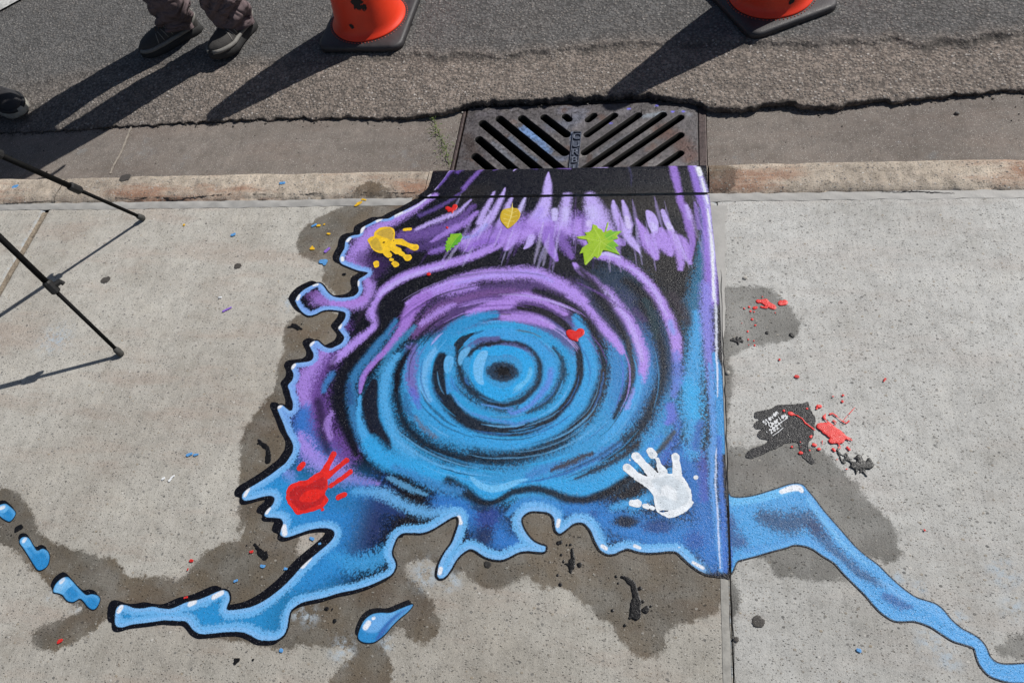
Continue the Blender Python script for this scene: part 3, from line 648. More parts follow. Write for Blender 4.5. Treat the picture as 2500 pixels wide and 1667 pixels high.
# --- ripple rings from outside to inside
# top arches
S2([('A', [(900, 1568), (945, 1480), (1000, 1400), (1150, 1288), (1350, 1205), (1600, 1135), (1850, 1065), (2050, 985), (2150, 915)])], [10, 16, 22, 25, 25, 25, 24, 22, 10], PUR, 1, .55, .5)
S2([('A', [(960, 1460), (1010, 1400), (1160, 1300), (1360, 1220), (1600, 1150)])], [6, 11, 13, 13, 8], LPU, .8, .6, .4)
S2([('A', [(940, 1490), (905, 1568)]), ('C', [(960, 250), (1000, 315), (965, 385), (850, 480), (750, 560), (660, 640), (600, 700)])], [14, 20, 24, 20, 20, 24, 26, 26, 12], PUR, 1, .6, .65)
S2([('B', [(640, 1120), (700, 1190), (850, 1290), (950, 1400), (1080, 1568)]), ('D', [(1010, 20), (1150, 180), (1280, 370), (1360, 550), (1385, 700), (1370, 850)])], [10, 16, 18, 15, 22, 26, 28, 30, 30, 30, 22], PUR, 1, .6, .6)
S2([('B', [(1000, 1480), (1080, 1568)]), ('D', [(1010, 20), (1140, 160), (1260, 340), (1345, 540), (1375, 680)])], [9, 11, 12, 13, 14, 14, 8], LPU, .8, .8, .5)
S('D', [(1345, 830), (1310, 980), (1240, 1130), (1120, 1290), (1020, 1420)], [90, 110, 110, 80, 50], BLU, .95, .7, .7)
S('D', [(1290, 930), (1240, 1100)], [40, 60], PUR, .5, .9, .8)
S2([('B', [(870, 1040), (960, 1045), (1100, 1085), (1300, 1215), (1450, 1370), (1560, 1540)]), ('D', [(1430, 10), (1560, 190), (1640, 350), (1685, 500), (1690, 650)])], [12, 20, 24, 22, 22, 24, 24, 25, 27, 30, 24], PUR, 1, .6, .6)
S2([('B', [(920, 1020), (1000, 1020), (1120, 1060)])], [8, 9, 5], LIL, .9, .5, .3)
S2([('B', [(1200, 1150), (1330, 1240), (1450, 1370), (1540, 1510)]), ('D', [(1520, 130), (1600, 270)])], [5, 10, 11, 11, 10, 5], LPU, .8, .6, .3)
S('D', [(1680, 620), (1700, 760), (1690, 880), (1660, 1000)], [90, 130, 110, 60], alb(104, 130, 220), .8, .9, .8)
S('D', [(1630, 330), (1660, 420)], 60, alb(120, 160, 235), .7, .8, .5)
S('D', [(1630, 1090), (1640, 1200), (1600, 1240)], [90, 110, 60], alb(104, 116, 220), .85, .6, .5)
# dark rings on the right: brownish black
S2([('B', [(1180, 1300), (1330, 1420), (1430, 1560)]), ('D', [(1370, 150), (1480, 350), (1545, 550), (1570, 750), (1545, 900), (1480, 1060), (1400, 1220), (1290, 1370), (1140, 1500), (1000, 1568)])], [20, 28, 30, 32, 32, 32, 33, 36, 38, 38, 36, 30, 18], KBL, .96, .7, .6)
S('D', [(1400, 130), (1480, 300), (1500, 460)], [70, 90, 70], alb(30, 62, 74), .7, .9, .8)
S('D', [(1300, 220), (1380, 300)], [70, 80], alb(76, 58, 110), .6, .9, .8)
S('D', [(1640, 80), (1740, 220), (1790, 330)], [90, 100, 70], alb(46, 38, 52), .8, .9, .7)
S2([('B', [(700, 1180), (850, 1330), (930, 1460), (1000, 1568)]), ('D', [(960, 60), (1080, 240), (1180, 400), (1250, 560), (1280, 720), (1260, 880), (1200, 1030), (1120, 1200)])], [16, 24, 28, 30, 32, 28, 22, 20, 20, 20, 18, 10], KBL, .95, .55, .55)
S('D', [(1250, 480), (1275, 600), (1285, 720), (1265, 850)], [60, 80, 90, 70], alb(70, 66, 72), .6, .8, .8)
# big light purple arch of the upper ripple, closing into the left side
S2([('C', [(1290, 150), (1400, 90), (1560, 20)]), ('A', [(1500, 1420), (1650, 1355), (1800, 1290), (2050, 1235), (2331, 1222)]), ('B', [(140, 1215), (300, 1245), (450, 1320), (600, 1400), (740, 1510)]), ('D', [(720, 90), (870, 200), (960, 310), (1060, 420), (1140, 520), (1190, 600)])], [12, 22, 26, 30, 32, 32, 32, 34, 36, 34, 33, 30, 28, 26, 25, 25, 24, 22, 14], PUR, 1, .55, .55)
S2([('A', [(1750, 1330), (1950, 1270), (2150, 1235), (2331, 1225)]), ('B', [(140, 1220), (300, 1250), (420, 1310)])], [8, 13, 16, 18, 18, 16, 8], alb(178, 160, 248), .85, .9, .4)
S2([('C', [(1470, 70), (1380, 140), (1300, 250), (1260, 360), (1180, 480), (1080, 600), (980, 690), (905, 790), (875, 880), (862, 960)])], [28, 34, 30, 24, 20, 17, 15, 14, 12, 7], alb(166, 124, 218), 1, .45, .4)
S2([('C', [(1560, 40), (1720, 30), (1900, 0)])], [30, 34, 20], PUR, .8, .9, .8)
# purple haze under the arch
S2([('C', [(1350, 420), (1450, 330), (1600, 200), (1800, 110), (2050, 60), (2240, 40)]), ('D', [(150, 60), (330, 60)])], [34, 40, 34, 26, 24, 24, 24, 20], alb(120, 84, 150), .85, .9, .8)
S('C', [(1420, 330), (1560, 240), (1700, 170)], [70, 80, 60], PUR, .8, .9, .7)
S2([('C', [(1850, 250), (2050, 170), (2240, 130)]), ('D', [(140, 120), (300, 90), (450, 110), (560, 160), (670, 240)])], [18, 24, 26, 26, 24, 24, 22, 18], alb(176, 138, 230), 1, .5, .5)
S2([('D', [(120, 275), (300, 280), (450, 320), (560, 370)])], [26, 28, 24, 14], alb(176, 140, 230), 1, .5, .4)
S2([('D', [(40, 170), (160, 170)])], [20, 20], alb(176, 138, 230), 1, .5, .4)
S('C', [(1330, 560), (1330, 720), (1320, 850), (1370, 980)], [110, 130, 120, 90], alb(126, 98, 180), .8, .9, .75)
# left blue wash between the bands
S('C', [(1180, 310), (1130, 400), (1000, 560), (860, 720), (790, 880), (790, 1080), (830, 1260), (930, 1420), (1040, 1540)], [60, 100, 130, 130, 120, 130, 150, 170, 160], alb(58, 128, 186), .92, .85, .8)
S('C', [(1350, 360), (1240, 480), (1130, 620), (1050, 780)], [50, 70, 80, 90], alb(60, 140, 190), .85, .9, .75)
S('C', [(760, 900), (770, 1060)], 70, alb(40, 76, 130), .7, .9, .8)
S2([('C', [(862, 1000), (850, 1120), (850, 1230), (890, 1340), (960, 1440), (1050, 1530)])], [10, 14, 18, 26, 34, 40], alb(78, 172, 236), .95, .6, .6)
S2([('C', [(1200, 640), (1120, 760), (1080, 900), (1085, 1060), (1110, 1180), (1160, 1300), (1230, 1400), (1330, 1500)])], [20, 26, 26, 24, 22, 28, 40, 46], alb(84, 172, 232), .96, .6, .6)
S2([('C', [(600, 800), (545, 880), (520, 960)])], [20, 20, 14], alb(60, 130, 196), .85, .7, .7)
# dark band of the left flank
S('C', [(1380, 40), (1180, 90), (1085, 190), (1070, 300), (1060, 380), (960, 490), (830, 640), (720, 780), (660, 930), (665, 1080), (710, 1230), (760, 1380), (820, 1530)], [60, 120, 150, 120, 80, 70, 90, 100, 110, 110, 100, 80, 50], KBL, .97, .55, .5)
S('C', [(830, 330), (900, 200), (980, 60)], [30, 40, 24], alb(40, 30, 50), .8, .9, .6)
S('C', [(640, 640), (580, 740)], [40, 60], alb(50, 34, 70), .7, .9, .7)
S('C', [(470, 1050), (500, 1200), (520, 1350), (560, 1500)], [70, 80, 90, 80], alb(28, 22, 46), .8, .9, .75)
S('C', [(600, 1150), (560, 1250), (590, 1380)], [60, 80, 60], PUR, .6, .9, .85)
# ring 3 (dark), continuous from the left round the bottom to the right and top
S2([('C', [(1300, 590), (1220, 720), (1190, 860), (1190, 1010), (1230, 1170), (1310, 1310), (1440, 1430), (1600, 1510), (1800, 1570)]), ('F', [(200, 215), (350, 240), (550, 225), (750, 160), (930, 70)]), ('D', [(750, 1270), (880, 1140), (970, 980), (1020, 830), (1020, 690), (990, 560), (940, 430), (860, 300), (730, 180), (560, 90), (400, 40)])],
   [14, 20, 24, 26, 30, 36, 42, 46, 46, 46, 46, 46, 44, 40, 40, 40, 36, 32, 28, 26, 24, 26, 28, 28, 26, 16], KBL, .97, .6, .6)
S2([('C', [(1270, 640), (1200, 800), (1190, 950)])], [10, 20, 12], KBL, 1, .6, .4)
S('C', [(1360, 1180), (1440, 1290), (1560, 1370)], [40, 60, 40], alb(110, 104, 118), .55, .9, .8)
S('C', [(1270, 980), (1290, 1100), (1340, 1180)], [60, 80, 50], alb(50, 110, 165), .7, .9, .85)
S('D', [(1000, 770), (1020, 900), (960, 1060), (860, 1220)], [60, 70, 80, 70], alb(52, 44, 40), .7, .8, .6)
# dark slot in the left blue
S('C', [(985, 870), (960, 990), (955, 1100), (970, 1210), (1020, 1330), (1080, 1430), (1105, 1470)], [50, 110, 120, 110, 110, 100, 70], alb(22, 20, 34), .98, .3, .35)
# outer blue swell: from lower left along the bottom
S2([('E', [(1010, 90), (1090, 180), (1200, 240), (1400, 280), (1600, 330)]), ('F', [(60, 350), (220, 470), (340, 510), (450, 480), (600, 430), (800, 430), (980, 470), (1120, 480), (1270, 420), (1420, 330), (1560, 230), (1700, 90)])],
   [40, 46, 40, 40, 38, 30, 34, 36, 34, 30, 28, 30, 32, 34, 34, 32, 26], alb(54, 166, 232), .97, .5, .4)
S2([('F', [(640, 380), (800, 320), (1000, 300), (1200, 220), (1380, 110)])], [22, 30, 34, 30, 20], alb(66, 136, 206), .9, .8, .8)
S2([('F', [(1330, 640), (1450, 610), (1600, 570)])], [22, 26, 20], BLU, .85, .7, .6)
S2([('F', [(1450, 300), (1600, 190), (1720, 60)])], [24, 28, 24], alb(60, 140, 214), .85, .7, .7)
S('F', [(830, 335), (980, 270), (1160, 195)], [30, 60, 40], alb(60, 48, 44), .9, .7, .7)
S('F', [(1030, 395), (1230, 310), (1420, 210), (1540, 110)], [24, 50, 66, 70], alb(28, 26, 36), .92, .7, .65)
S('F', [(1690, 190), (1760, 120), (1830, 20)], [30, 56, 40], alb(66, 62, 48), .85, .8, .7)
FL('F', [(158, 388), (180, 380), (240, 420), (330, 450), (430, 440), (540, 405), (640, 400), (560, 440), (470, 485), (360, 512), (280, 500), (210, 460)], alb(116, 196, 248), .95, .0025, .15)
S2([('F', [(-20, 420), (100, 490), (200, 560), (300, 595), (400, 570), (520, 500), (680, 480), (820, 510), (950, 555), (1100, 570), (1260, 520), (1400, 440), (1520, 370)])], [30, 30, 22, 14, 16, 20, 22, 22, 22, 20, 22, 20, 12], KBL, .95, .55, .5)
S2([('E', [(1180, 260), (1350, 330), (1520, 400), (1640, 420)])], [20, 26, 30, 24], alb(64, 140, 206), .8, .9, .85)
S2([('E', [(900, 420), (1080, 440), (1250, 520), (1400, 580), (1560, 560)])], [22, 34, 34, 34, 26], alb(106, 178, 236), .9, .8, .75)
S2([('E', [(1140, 330), (1280, 400), (1400, 450)])], [14, 18, 10], PBL, .6, .9, .85)
S2([('F', [(470, 690), (560, 610), (690, 580), (820, 600), (900, 660), (905, 760)])], [16, 26, 28, 26, 22, 16], alb(62, 144, 216), .95, .6, .5)
S2([('F', [(1020, 700), (1130, 720), (1200, 800), (1260, 900)])], [22, 26, 26, 24], alb(74, 150, 218), .9, .7, .6)
# ring 2 blue (bright) around the spiral
S2([('C', [(1570, 560), (1480, 680), (1445, 830), (1455, 980), (1510, 1110), (1610, 1230), (1760, 1330), (1960, 1405), (2200, 1440)]), ('D', [(220, 1430), (400, 1385), (580, 1290), (740, 1150), (840, 1000), (885, 840), (885, 680), (850, 500), (800, 350), (760, 280)])],
   [18, 26, 28, 28, 28, 32, 32, 30, 28, 28, 28, 28, 30, 32, 34, 34, 32, 26, 16], alb(58, 164, 230), .97, .55, .55)
S2([('C', [(1590, 500), (1490, 650), (1440, 800), (1440, 930), (1490, 1040)])], [12, 20, 22, 22, 12], alb(120, 188, 242), .85, .8, .6)
S2([('C', [(1330, 940), (1360, 1020), (1400, 1100)])], [16, 22, 12], alb(100, 110, 214), .7, .9, .7)
S2([('C', [(1570, 560), (1640, 460), (1760, 360), (1900, 300), (2080, 255)])], [16, 34, 40, 34, 22], alb(46, 150, 212), .97, .5, .5)
# disc of the inner blue
S2([('C', [(1700, 500), (1850, 420), (2050, 370), (2240, 360)]), ('D', [(160, 370), (350, 410), (500, 480), (620, 580), (680, 700), (690, 830), (640, 960), (530, 1080), (380, 1170), (200, 1215), (60, 1210)]), ('C', [(2050, 1170), (1880, 1110), (1750, 1010), (1660, 900)])],
   [22, 26, 28, 28, 28, 30, 32, 32, 32, 32, 32, 28, 22, 18, 16, 12, 10, 8], alb(48, 160, 222), .96, .5, .6)
# spiral dark (ring 1)
S2([('D', [(255, 190), (370, 200), (520, 255), (640, 330), (730, 430), (785, 560), (805, 700), (800, 830), (755, 960), (670, 1080), (550, 1190), (400, 1270), (220, 1310)]), ('C', [(2200, 1310), (2000, 1290), (1830, 1220), (1700, 1110), (1610, 980), (1575, 850), (1575, 740), (1600, 640)])],
   [13, 16, 17, 16, 15, 15, 16, 16, 16, 16, 20, 26, 30, 32, 32, 32, 32, 32, 30, 29, 22], alb(20, 18, 26), .97, .4, .45)
S('D', [(90, 245), (170, 250)], [24, 20], alb(100, 90, 96), .7, .8, .6); S('D', [(20, 430), (180, 400), (330, 410), (450, 460)], [14, 18, 18, 12], alb(86, 104, 116), .8, .8, .7)
# inner rings
S2([('C', [(1745, 560), (1760, 720), (1800, 860), (1900, 980), (2050, 1060), (2200, 1090)]), ('D', [(150, 1080), (300, 1020), (400, 920), (440, 790), (430, 660), (370, 570), (260, 510), (120, 490)]), ('C', [(2120, 510), (1960, 540), (1840, 620)])],
   [12, 16, 24, 30, 32, 30, 28, 24, 18, 16, 16, 16, 15, 14, 14, 12], alb(24, 26, 36), .95, .55, .6)
S2([('D', [(560, 560), (640, 680), (650, 820), (590, 950), (480, 1070), (330, 1150)])], [10, 16, 20, 20, 18, 12], alb(28, 26, 34), .85, .7, .7)
S2([('C', [(1790, 530), (1860, 460), (2000, 425), (2240, 410)]), ('D', [(120, 445), (300, 470), (440, 560), (520, 680), (525, 820), (470, 940), (370, 1040), (260, 1090)])], [5, 12, 18, 20, 20, 22, 24, 26, 26, 24, 18, 8], alb(60, 164, 232), .95, .4, .35)
S2([('D', [(540, 760), (520, 870), (450, 980), (340, 1090), (200, 1150)]), ('C', [(2200, 1130)])], [16, 18, 18, 14, 10, 6], alb(100, 140, 228), .85, .7, .5)
S2([('C', [(1960, 1070), (2100, 1100), (2240, 1110)]), ('D', [(150, 1130)])], [4, 5, 6, 4], alb(90, 150, 225), .8, .6, .6)
S2([('C', [(1870, 1150), (2050, 1210), (2240, 1240)]), ('D', [(200, 1260), (420, 1200)])], [8, 11, 12, 12, 6], alb(84, 144, 218), .8, .8, .7)
S2([('C', [(1700, 990), (1760, 1070), (1850, 1140)])], [4, 6, 3], alb(90, 160, 228), .8, .6, .5)
FL('C', [(1710, 530), (1760, 470), (1830, 430), (1900, 420), (1860, 460), (1800, 520), (1805, 555), (1760, 590), (1740, 560)], alb(24, 24, 30), .95, .002, .2)
FL('C', [(1650, 630), (1700, 640), (1705, 700), (1680, 770), (1640, 790), (1620, 740), (1625, 670)], alb(100, 182, 240), .95, .002, .2)
FL('C', [(1640, 820), (1700, 830), (1730, 900), (1755, 945), (1700, 950), (1650, 980), (1640, 900)], alb(64, 152, 220), .9, .003, .5)
FL('C', [(1770, 600), (1850, 550), (1850, 600), (1800, 660), (1770, 720), (1750, 680)], alb(110, 184, 236), .85, .003, .5)
S2([('C', [(1930, 620), (1905, 740), (1930, 850), (2010, 940), (2130, 985)]), ('D', [(60, 980), (190, 950), (290, 870), (335, 770), (320, 680), (250, 610), (130, 580), (20, 580)]), ('C', [(2120, 600), (2000, 590)])], [20, 24, 24, 26, 26, 25, 24, 24, 22, 20, 20, 20, 18, 18, 18], alb(44, 168, 236), 1, .25, .15)
FL('C', [(1960, 590), (2020, 590), (2010, 650), (1985, 740), (1975, 820), (1985, 890), (1930, 880), (1895, 820), (1885, 730), (1910, 650)], alb(118, 194, 248), .95, .002, .1)
FL('D', [(350, 730), (375, 780), (340, 860), (260, 930), (200, 945), (230, 900), (310, 840)], alb(110, 196, 246), .8, .004, .3)
L.blob(at('D', [(100, 775)])[0], 47, 32, alb(36, 50, 70), .95, -.12, .4, .7)
L.blob(at('D', [(110, 770)])[0], 40, 27, alb(14, 14, 20), 1, -.2, .9, .8)

# --- thin bristle lines that run round the ripples
def ring_arc(k, a0, a1, w, col, a):
    n_ = 9; P = []
    for t in np.linspace(a0, a1, n_):
        rx, ry = 60 + 350 * k, 50 + 240 * k; P.append((1226 + 9 * k + rx * math.cos(t), 905 + 23 * k + ry * math.sin(t)))
    L.stroke(un(*np.array(P).T), np.array([.3, .8, 1, 1, .7, .2]) * w / WMUL, col, a, .8, .6)
rr = random.Random(5)
for _ in range(150):
    k = rr.random() ** .8 * .92; a0 = rr.uniform(0, 6.28); ln = rr.uniform(.25, .9); m_ = math.sin(a0 + ln / 2)
    if m_ < -.25 and k > .35: col = rr.choice([LPU, PUR, DPU, KBL])
    elif m_ < .1 and k > .5: col = rr.choice([PUR, BLU, KBL, alb(90, 110, 210)])
    else: col = rr.choice([BLU, BBL, PBL, KBL, alb(50, 110, 180)])
    if abs(math.cos(a0 + ln / 2)) > .75 and math.cos(a0 + ln / 2) < 0 and k > .55: continue
    ring_arc(k, a0, a0 + ln, rr.uniform(4, 11), col, rr.uniform(.35, .75))
# --- flames of the top edge
S2([('A', [(1500, 1000), (1800, 900), (2100, 830)]), ('B', [(0, 780), (250, 740), (500, 740), (760, 700), (950, 760)])], [16, 36, 56, 66, 66, 70, 60, 40], alb(150, 116, 212), .85, .9, .6)
S('A', [(1150, 880), (1400, 840), (1650, 760), (1850, 680)], [130, 190, 180, 120], alb(104, 80, 150), .8, .9, .75)
S('B', [(1300, 900), (1450, 900), (1620, 900), (1760, 960)], [120, 200, 220, 160], alb(130, 98, 190), .6, .9, .75)
S('A', [(1540, 420), (1300, 560), (1050, 700), (880, 800), (760, 950), (700, 1080)], [60, 110, 150, 190, 230, 180], PUR, .92, .7, .6)
S('A', [(700, 1100), (820, 1240), (860, 1400), (780, 1520), (560, 1540), (330, 1480)], [220, 140, 130, 160, 150, 170], PUR, .9, .7, .6)
S('A', [(760, 1080), (950, 1130), (900, 1250)], [200, 240, 120], alb(70, 48, 100), .7, .9, .7)
S('A', [(250, 1430), (380, 1500)], [120, 140], alb(138, 96, 176), .6, .9, .7)
S('C', [(620, 150), (780, 140), (900, 110)], [80, 90, 70], alb(176, 134, 226), .9, .6, .4)
S('A', [(1180, 820), (1420, 800), (1640, 720), (1800, 640), (1930, 520)], [110, 150, 130, 110, 60], alb(112, 84, 160), .85, .9, .75)
S('A', [(1280, 980), (1500, 920), (1700, 850)], [90, 130, 120], alb(88, 66, 130), .8, .9, .8)
S('A', [(1340, 770), (1480, 700), (1640, 640), (1790, 570), (1900, 460)], [40, 60, 66, 56, 24], LPU, .9, .7, .55)
S('A', [(1500, 890), (1680, 780), (1850, 690), (1960, 590)], [40, 80, 84, 50], alb(164, 130, 222), .95, .6, .5)
S('A', [(1380, 620), (1560, 540), (1720, 450), (1850, 360)], [60, 50, 40, 20], alb(104, 82, 160), .7, .9, .7)
S('A', [(2270, 345), (2230, 440), (2160, 560), (2060, 700), (1940, 840), (1840, 900)], [16, 50, 80, 100, 100, 60], LPU, .97, .55, .45)
S('A', [(2155, 390), (2110, 470), (2040, 580), (1990, 700)], [24, 50, 66, 60], LPU, .92, .6, .5)
S('A', [(2060, 720), (1960, 830), (1840, 850)], [60, 66, 40], alb(150, 170, 248), .8, .7, .4)
S('A', [(2331, 440), (2290, 520), (2260, 620), (2200, 720)], [30, 60, 80, 90], LPU, .9, .6, .5)
S('B', [(130, 440), (95, 520), (60, 600)], [26, 50, 50], LIL, .95, .6, .4)
S2([('A', [(1880, 930), (2050, 850), (2250, 790)]), ('B', [(30, 770), (200, 740), (350, 720), (540, 760)])], [40, 56, 66, 72, 70, 66, 50], alb(164, 130, 224), .95, .7, .55)
S('A', [(1850, 980), (2000, 900), (2200, 880), (2331, 860)], [30, 60, 80, 100], alb(150, 112, 214), .9, .6, .5)
S('A', [(2100, 1000), (2250, 900), (2331, 830)], [40, 80, 120], PUR, .9, .7, .5)
S('B', [(378, 190), (374, 300), (355, 430), (320, 560), (270, 660)], [14, 66, 90, 130, 160], LPU, 1, .45, .35)
S('B', [(300, 560), (240, 680), (380, 660)], [80, 110, 80], alb(182, 160, 248), .9, .7, .4)
S('B', [(570, 430), (555, 540), (540, 680), (530, 760)], [90, 110, 130, 140], LPU, .97, .6, .45)
S('B', [(440, 570), (440, 660)], [60, 50], LIL, .95, .4, .2)
S('B', [(560, 560), (550, 660)], [70, 60], LIL, .8, .6, .3)
S('B', [(800, 430), (840, 520), (880, 620), (900, 720), (960, 800)], [100, 160, 200, 240, 200], LPU, .97, .5, .45)
S('B', [(820, 560), (860, 640)], [120, 120], LIL, .75, .8, .4); S('B', [(800, 690), (790, 780)], [50, 50], alb(214, 200, 252), .9, .5, .3)
S('B', [(700, 700), (720, 820), (770, 930)], [110, 120, 60], PUR, .9, .7, .5)
S('B', [(200, 700), (500, 780), (750, 760)], [130, 150, 120], PUR, .75, .9, .6)
S('B', [(-60, 860), (60, 840), (180, 800)], [120, 150, 100], PUR, .95, .6, .45)
S('B', [(-60, 960), (-10, 900)], [60, 90], PUR, .95, .5, .4); S('B', [(200, 850), (170, 920), (130, 960)], [70, 56, 20], LPU, .95, .4, .3)
S('B', [(370, 800), (390, 920), (430, 1010), (470, 1085)], [130, 90, 66, 34], alb(156, 120, 218), .97, .35, .3)
S('B', [(500, 830), (560, 940), (620, 1050)], [130, 120, 60], alb(134, 100, 190), .9, .7, .65)
S('B', [(960, 800), (1080, 880), (1150, 920)], [130, 90, 50], PUR, .95, .5, .4)
FL('B', [(1110, 860), (1160, 870), (1175, 920), (1150, 940), (1110, 910)], alb(170, 140, 230), .9, .002, .2)
S('B', [(1050, 470), (1070, 560), (1120, 700), (1190, 830), (1270, 930), (1325, 1020)], [24, 64, 80, 90, 66, 10], LPU, .97, .5, .4)
S('B', [(1155, 470), (1180, 570), (1210, 700), (1220, 790)], [26, 50, 66, 50], LPU, .97, .5, .4)
S('B', [(1190, 640), (1215, 740)], [40, 46], alb(216, 204, 252), .95, .5, .3)
S('B', [(1285, 650), (1340, 760), (1400, 880), (1450, 970), (1490, 1060)], [16, 70, 110, 120, 50], PUR, .97, .5, .45)
FL('B', [(1385, 575), (1440, 580), (1490, 630), (1515, 700), (1515, 780), (1480, 830), (1430, 770), (1395, 680)], LPU, .97, .003, .25)
FL('B', [(1430, 690), (1490, 720), (1505, 780), (1475, 822), (1440, 780)], LIL, .95, .003, .2)
FL('B', [(1540, 570), (1580, 570), (1630, 680), (1675, 770), (1665, 812), (1630, 800), (1570, 690)], LPU, .97, .003, .25)
FL('B', [(1600, 690), (1650, 720), (1672, 780), (1650, 812), (1610, 760)], alb(214, 206, 252), .95, .003, .15)
S('B', [(1540, 760), (1570, 860), (1610, 960), (1640, 1030)], [50, 110, 110, 50], PUR, .97, .5, .45)
S('B', [(1640, 800), (1700, 920), (1740, 1060), (1745, 1180)], [90, 120, 90, 50], PUR, .95, .6, .5)
S('B', [(1720, 850), (1790, 960), (1840, 1120)], [80, 100, 40], PUR, .95, .5, .5)
S('B', [(1480, 830), (1520, 930)], [100, 90], PUR, .9, .6, .5)
S('B', [(1655, 90), (1685, 220), (1710, 340), (1740, 460), (1800, 590), (1840, 740), (1860, 900), (1840, 1060)], [60, 70, 60, 66, 80, 80, 60, 30], alb(158, 122, 218), .97, .5, .45)
S('B', [(1800, 520), (1835, 650)], [40, 50], LPU, .8, .7, .5)
S('B', [(1890, 490), (1910, 620), (1930, 760)], [24, 54, 40], alb(130, 104, 190), .9, .6, .5)
S('B', [(1840, 90), (1885, 220), (1920, 340), (1960, 460), (1985, 600), (2005, 760), (2030, 1000), (2055, 1250), (2065, 1500)], [50, 70, 80, 80, 70, 90, 120, 140, 140], alb(150, 118, 220), .97, .55, .4)
S2([('D', [(1955, 0), (1965, 300), (1985, 600), (2000, 900), (2020, 1200), (2030, 1500)]), ('F', [(2140, 150), (2150, 400), (2180, 700), (2210, 1000), (2220, 1150)])], [30, 34, 28, 20, 14, 10, 8, 8, 8, 8, 8], alb(140, 138, 234), .9, .7, .6)
S2([('D', [(1980, 700), (2000, 900), (2020, 1200), (2030, 1500)]), ('F', [(2140, 150), (2150, 400), (2180, 700), (2210, 1000), (2220, 1150)])], [8, 18, 24, 26, 26, 22, 20, 20, 18], alb(84, 158, 228), .9, .8, .6)
S2([('D', [(2030, 620), (2060, 800), (2080, 1000), (2095, 1300), (2100, 1500)])], [12, 22, 26, 24, 18], alb(60, 156, 226), .95, .5, .35)
S2([('F', [(2200, 60), (2215, 350), (2235, 600), (2245, 900), (2245, 1150)])], [14, 14, 14, 16, 14], alb(62, 120, 212), .85, .6, .5)
S2([('B', [(1880, 95), (1940, 200), (1985, 330), (2015, 460), (2035, 600), (2050, 800), (2075, 1050), (2090, 1300), (2095, 1500)])], [7, 12, 14, 15, 14, 15, 14, 12, 12], alb(196, 186, 252), .97, .6, .4)
S2([('B', [(1925, 140), (1950, 210)])], [9, 9], WHI, 1, .4, .1); S2([('B', [(1965, 250), (1990, 340), (2030, 500)])], [4, 6, 4], WHI, .9, .6, .5)
S2([('B', [(2020, 560), (2050, 800), (2070, 1050), (2085, 1300), (2090, 1480)])], [4, 7, 7, 6, 5], WHI, .95, .6, .5)
S2([('D', [(2035, 0), (2045, 250), (2050, 500), (2055, 800), (2060, 1000)])], [5, 7, 6, 5, 3], alb(226, 232, 252), .9, .7, .6)
S2([('F', [(2180, 150), (2175, 330), (2190, 600), (2200, 900), (2205, 1130)])], [3, 5, 5, 5, 4], alb(210, 222, 250), .85, .7, .7)
S2([('D', [(2088, 0), (2090, 200), (2100, 380)])], [5, 7, 5], alb(24, 28, 70), .9, .6, .3)
# fine dry-brush streaks that fan down from the kerb
for _ in range(70):
    t = rr.random(); xt = 1090 + 640 * t; yt = rr.uniform(475, 600); xb = 1380 + (xt - 1380) * 1.0; ln = rr.uniform(40, 130)
    dx = (xt - 1440) * .55 / 300; dx = min(max(dx, -1.3), .42) if xt < 1440 else (xt - 1440) * .0016
    lean = dx * ln if xt < 1440 else dx * ln
    bowl = 640 - 40 * abs(t - .5)
    if yt + ln > bowl + 30: ln = max(30, bowl + 30 - yt)
    p0, p1, p2 = (xt, yt), (xt + lean * .5, yt + ln * .5), (xt + lean, yt + ln)
    col = rr.choice([LPU, LIL, PUR, LPU, alb(214, 204, 252), KBL, DPU]); 
    L.stroke(un(*np.array([p0, p1, p2]).T), np.array([.2, 1, .8, .3]) * rr.uniform(5, 13), col, rr.uniform(.15, .4), .95, .6)
# kerb strokes
S('A', [(1770, 122), (1690, 175), (1630, 250), (1560, 340)], [50, 56, 50, 46], alb(120, 90, 190), .9, .7, .6)
S('A', [(1735, 118), (1680, 165), (1620, 245), (1560, 325), (1540, 360)], [18, 26, 24, 24, 20], alb(204, 190, 250), 1, .5, .3)
S('A', [(1850, 120), (1770, 180)], [40, 50], alb(110, 80, 180), .7, .8, .7)
S('A', [(2050, 125), (1980, 190), (1900, 270), (1830, 350)], [40, 50, 50, 50], alb(134, 102, 196), .9, .7, .5)
S('A', [(1900, 130), (1960, 122)], [16, 16], PUR, .8, .6, .5); S('A', [(2190, 140), (2150, 160)], [24, 20], alb(110, 82, 170), .8, .7, .5)
S('B', [(20, 170), (60, 130), (110, 112)], [14, 22, 20], LPU, .9, .5, .3); S('B', [(180, 130), (250, 150)], [20, 36], alb(80, 60, 130), .7, .9, .7)
S('B', [(330, 105), (480, 108), (660, 110)], [22, 30, 26], LPU, .95, .5, .5); S('B', [(480, 135), (600, 145)], [30, 24], alb(120, 90, 176), .8, .8, .7)
S('B', [(830, 118), (900, 112), (975, 118)], [26, 46, 36], LPU, .95, .4, .4); S('B', [(1040, 104), (1220, 106)], [12, 12], PUR, .9, .5, .5)
S('B', [(1200, 110), (1235, 200), (1240, 330)], [20, 20, 10], alb(60, 58, 96), .7, .8, .7)
L.c[:] += 0
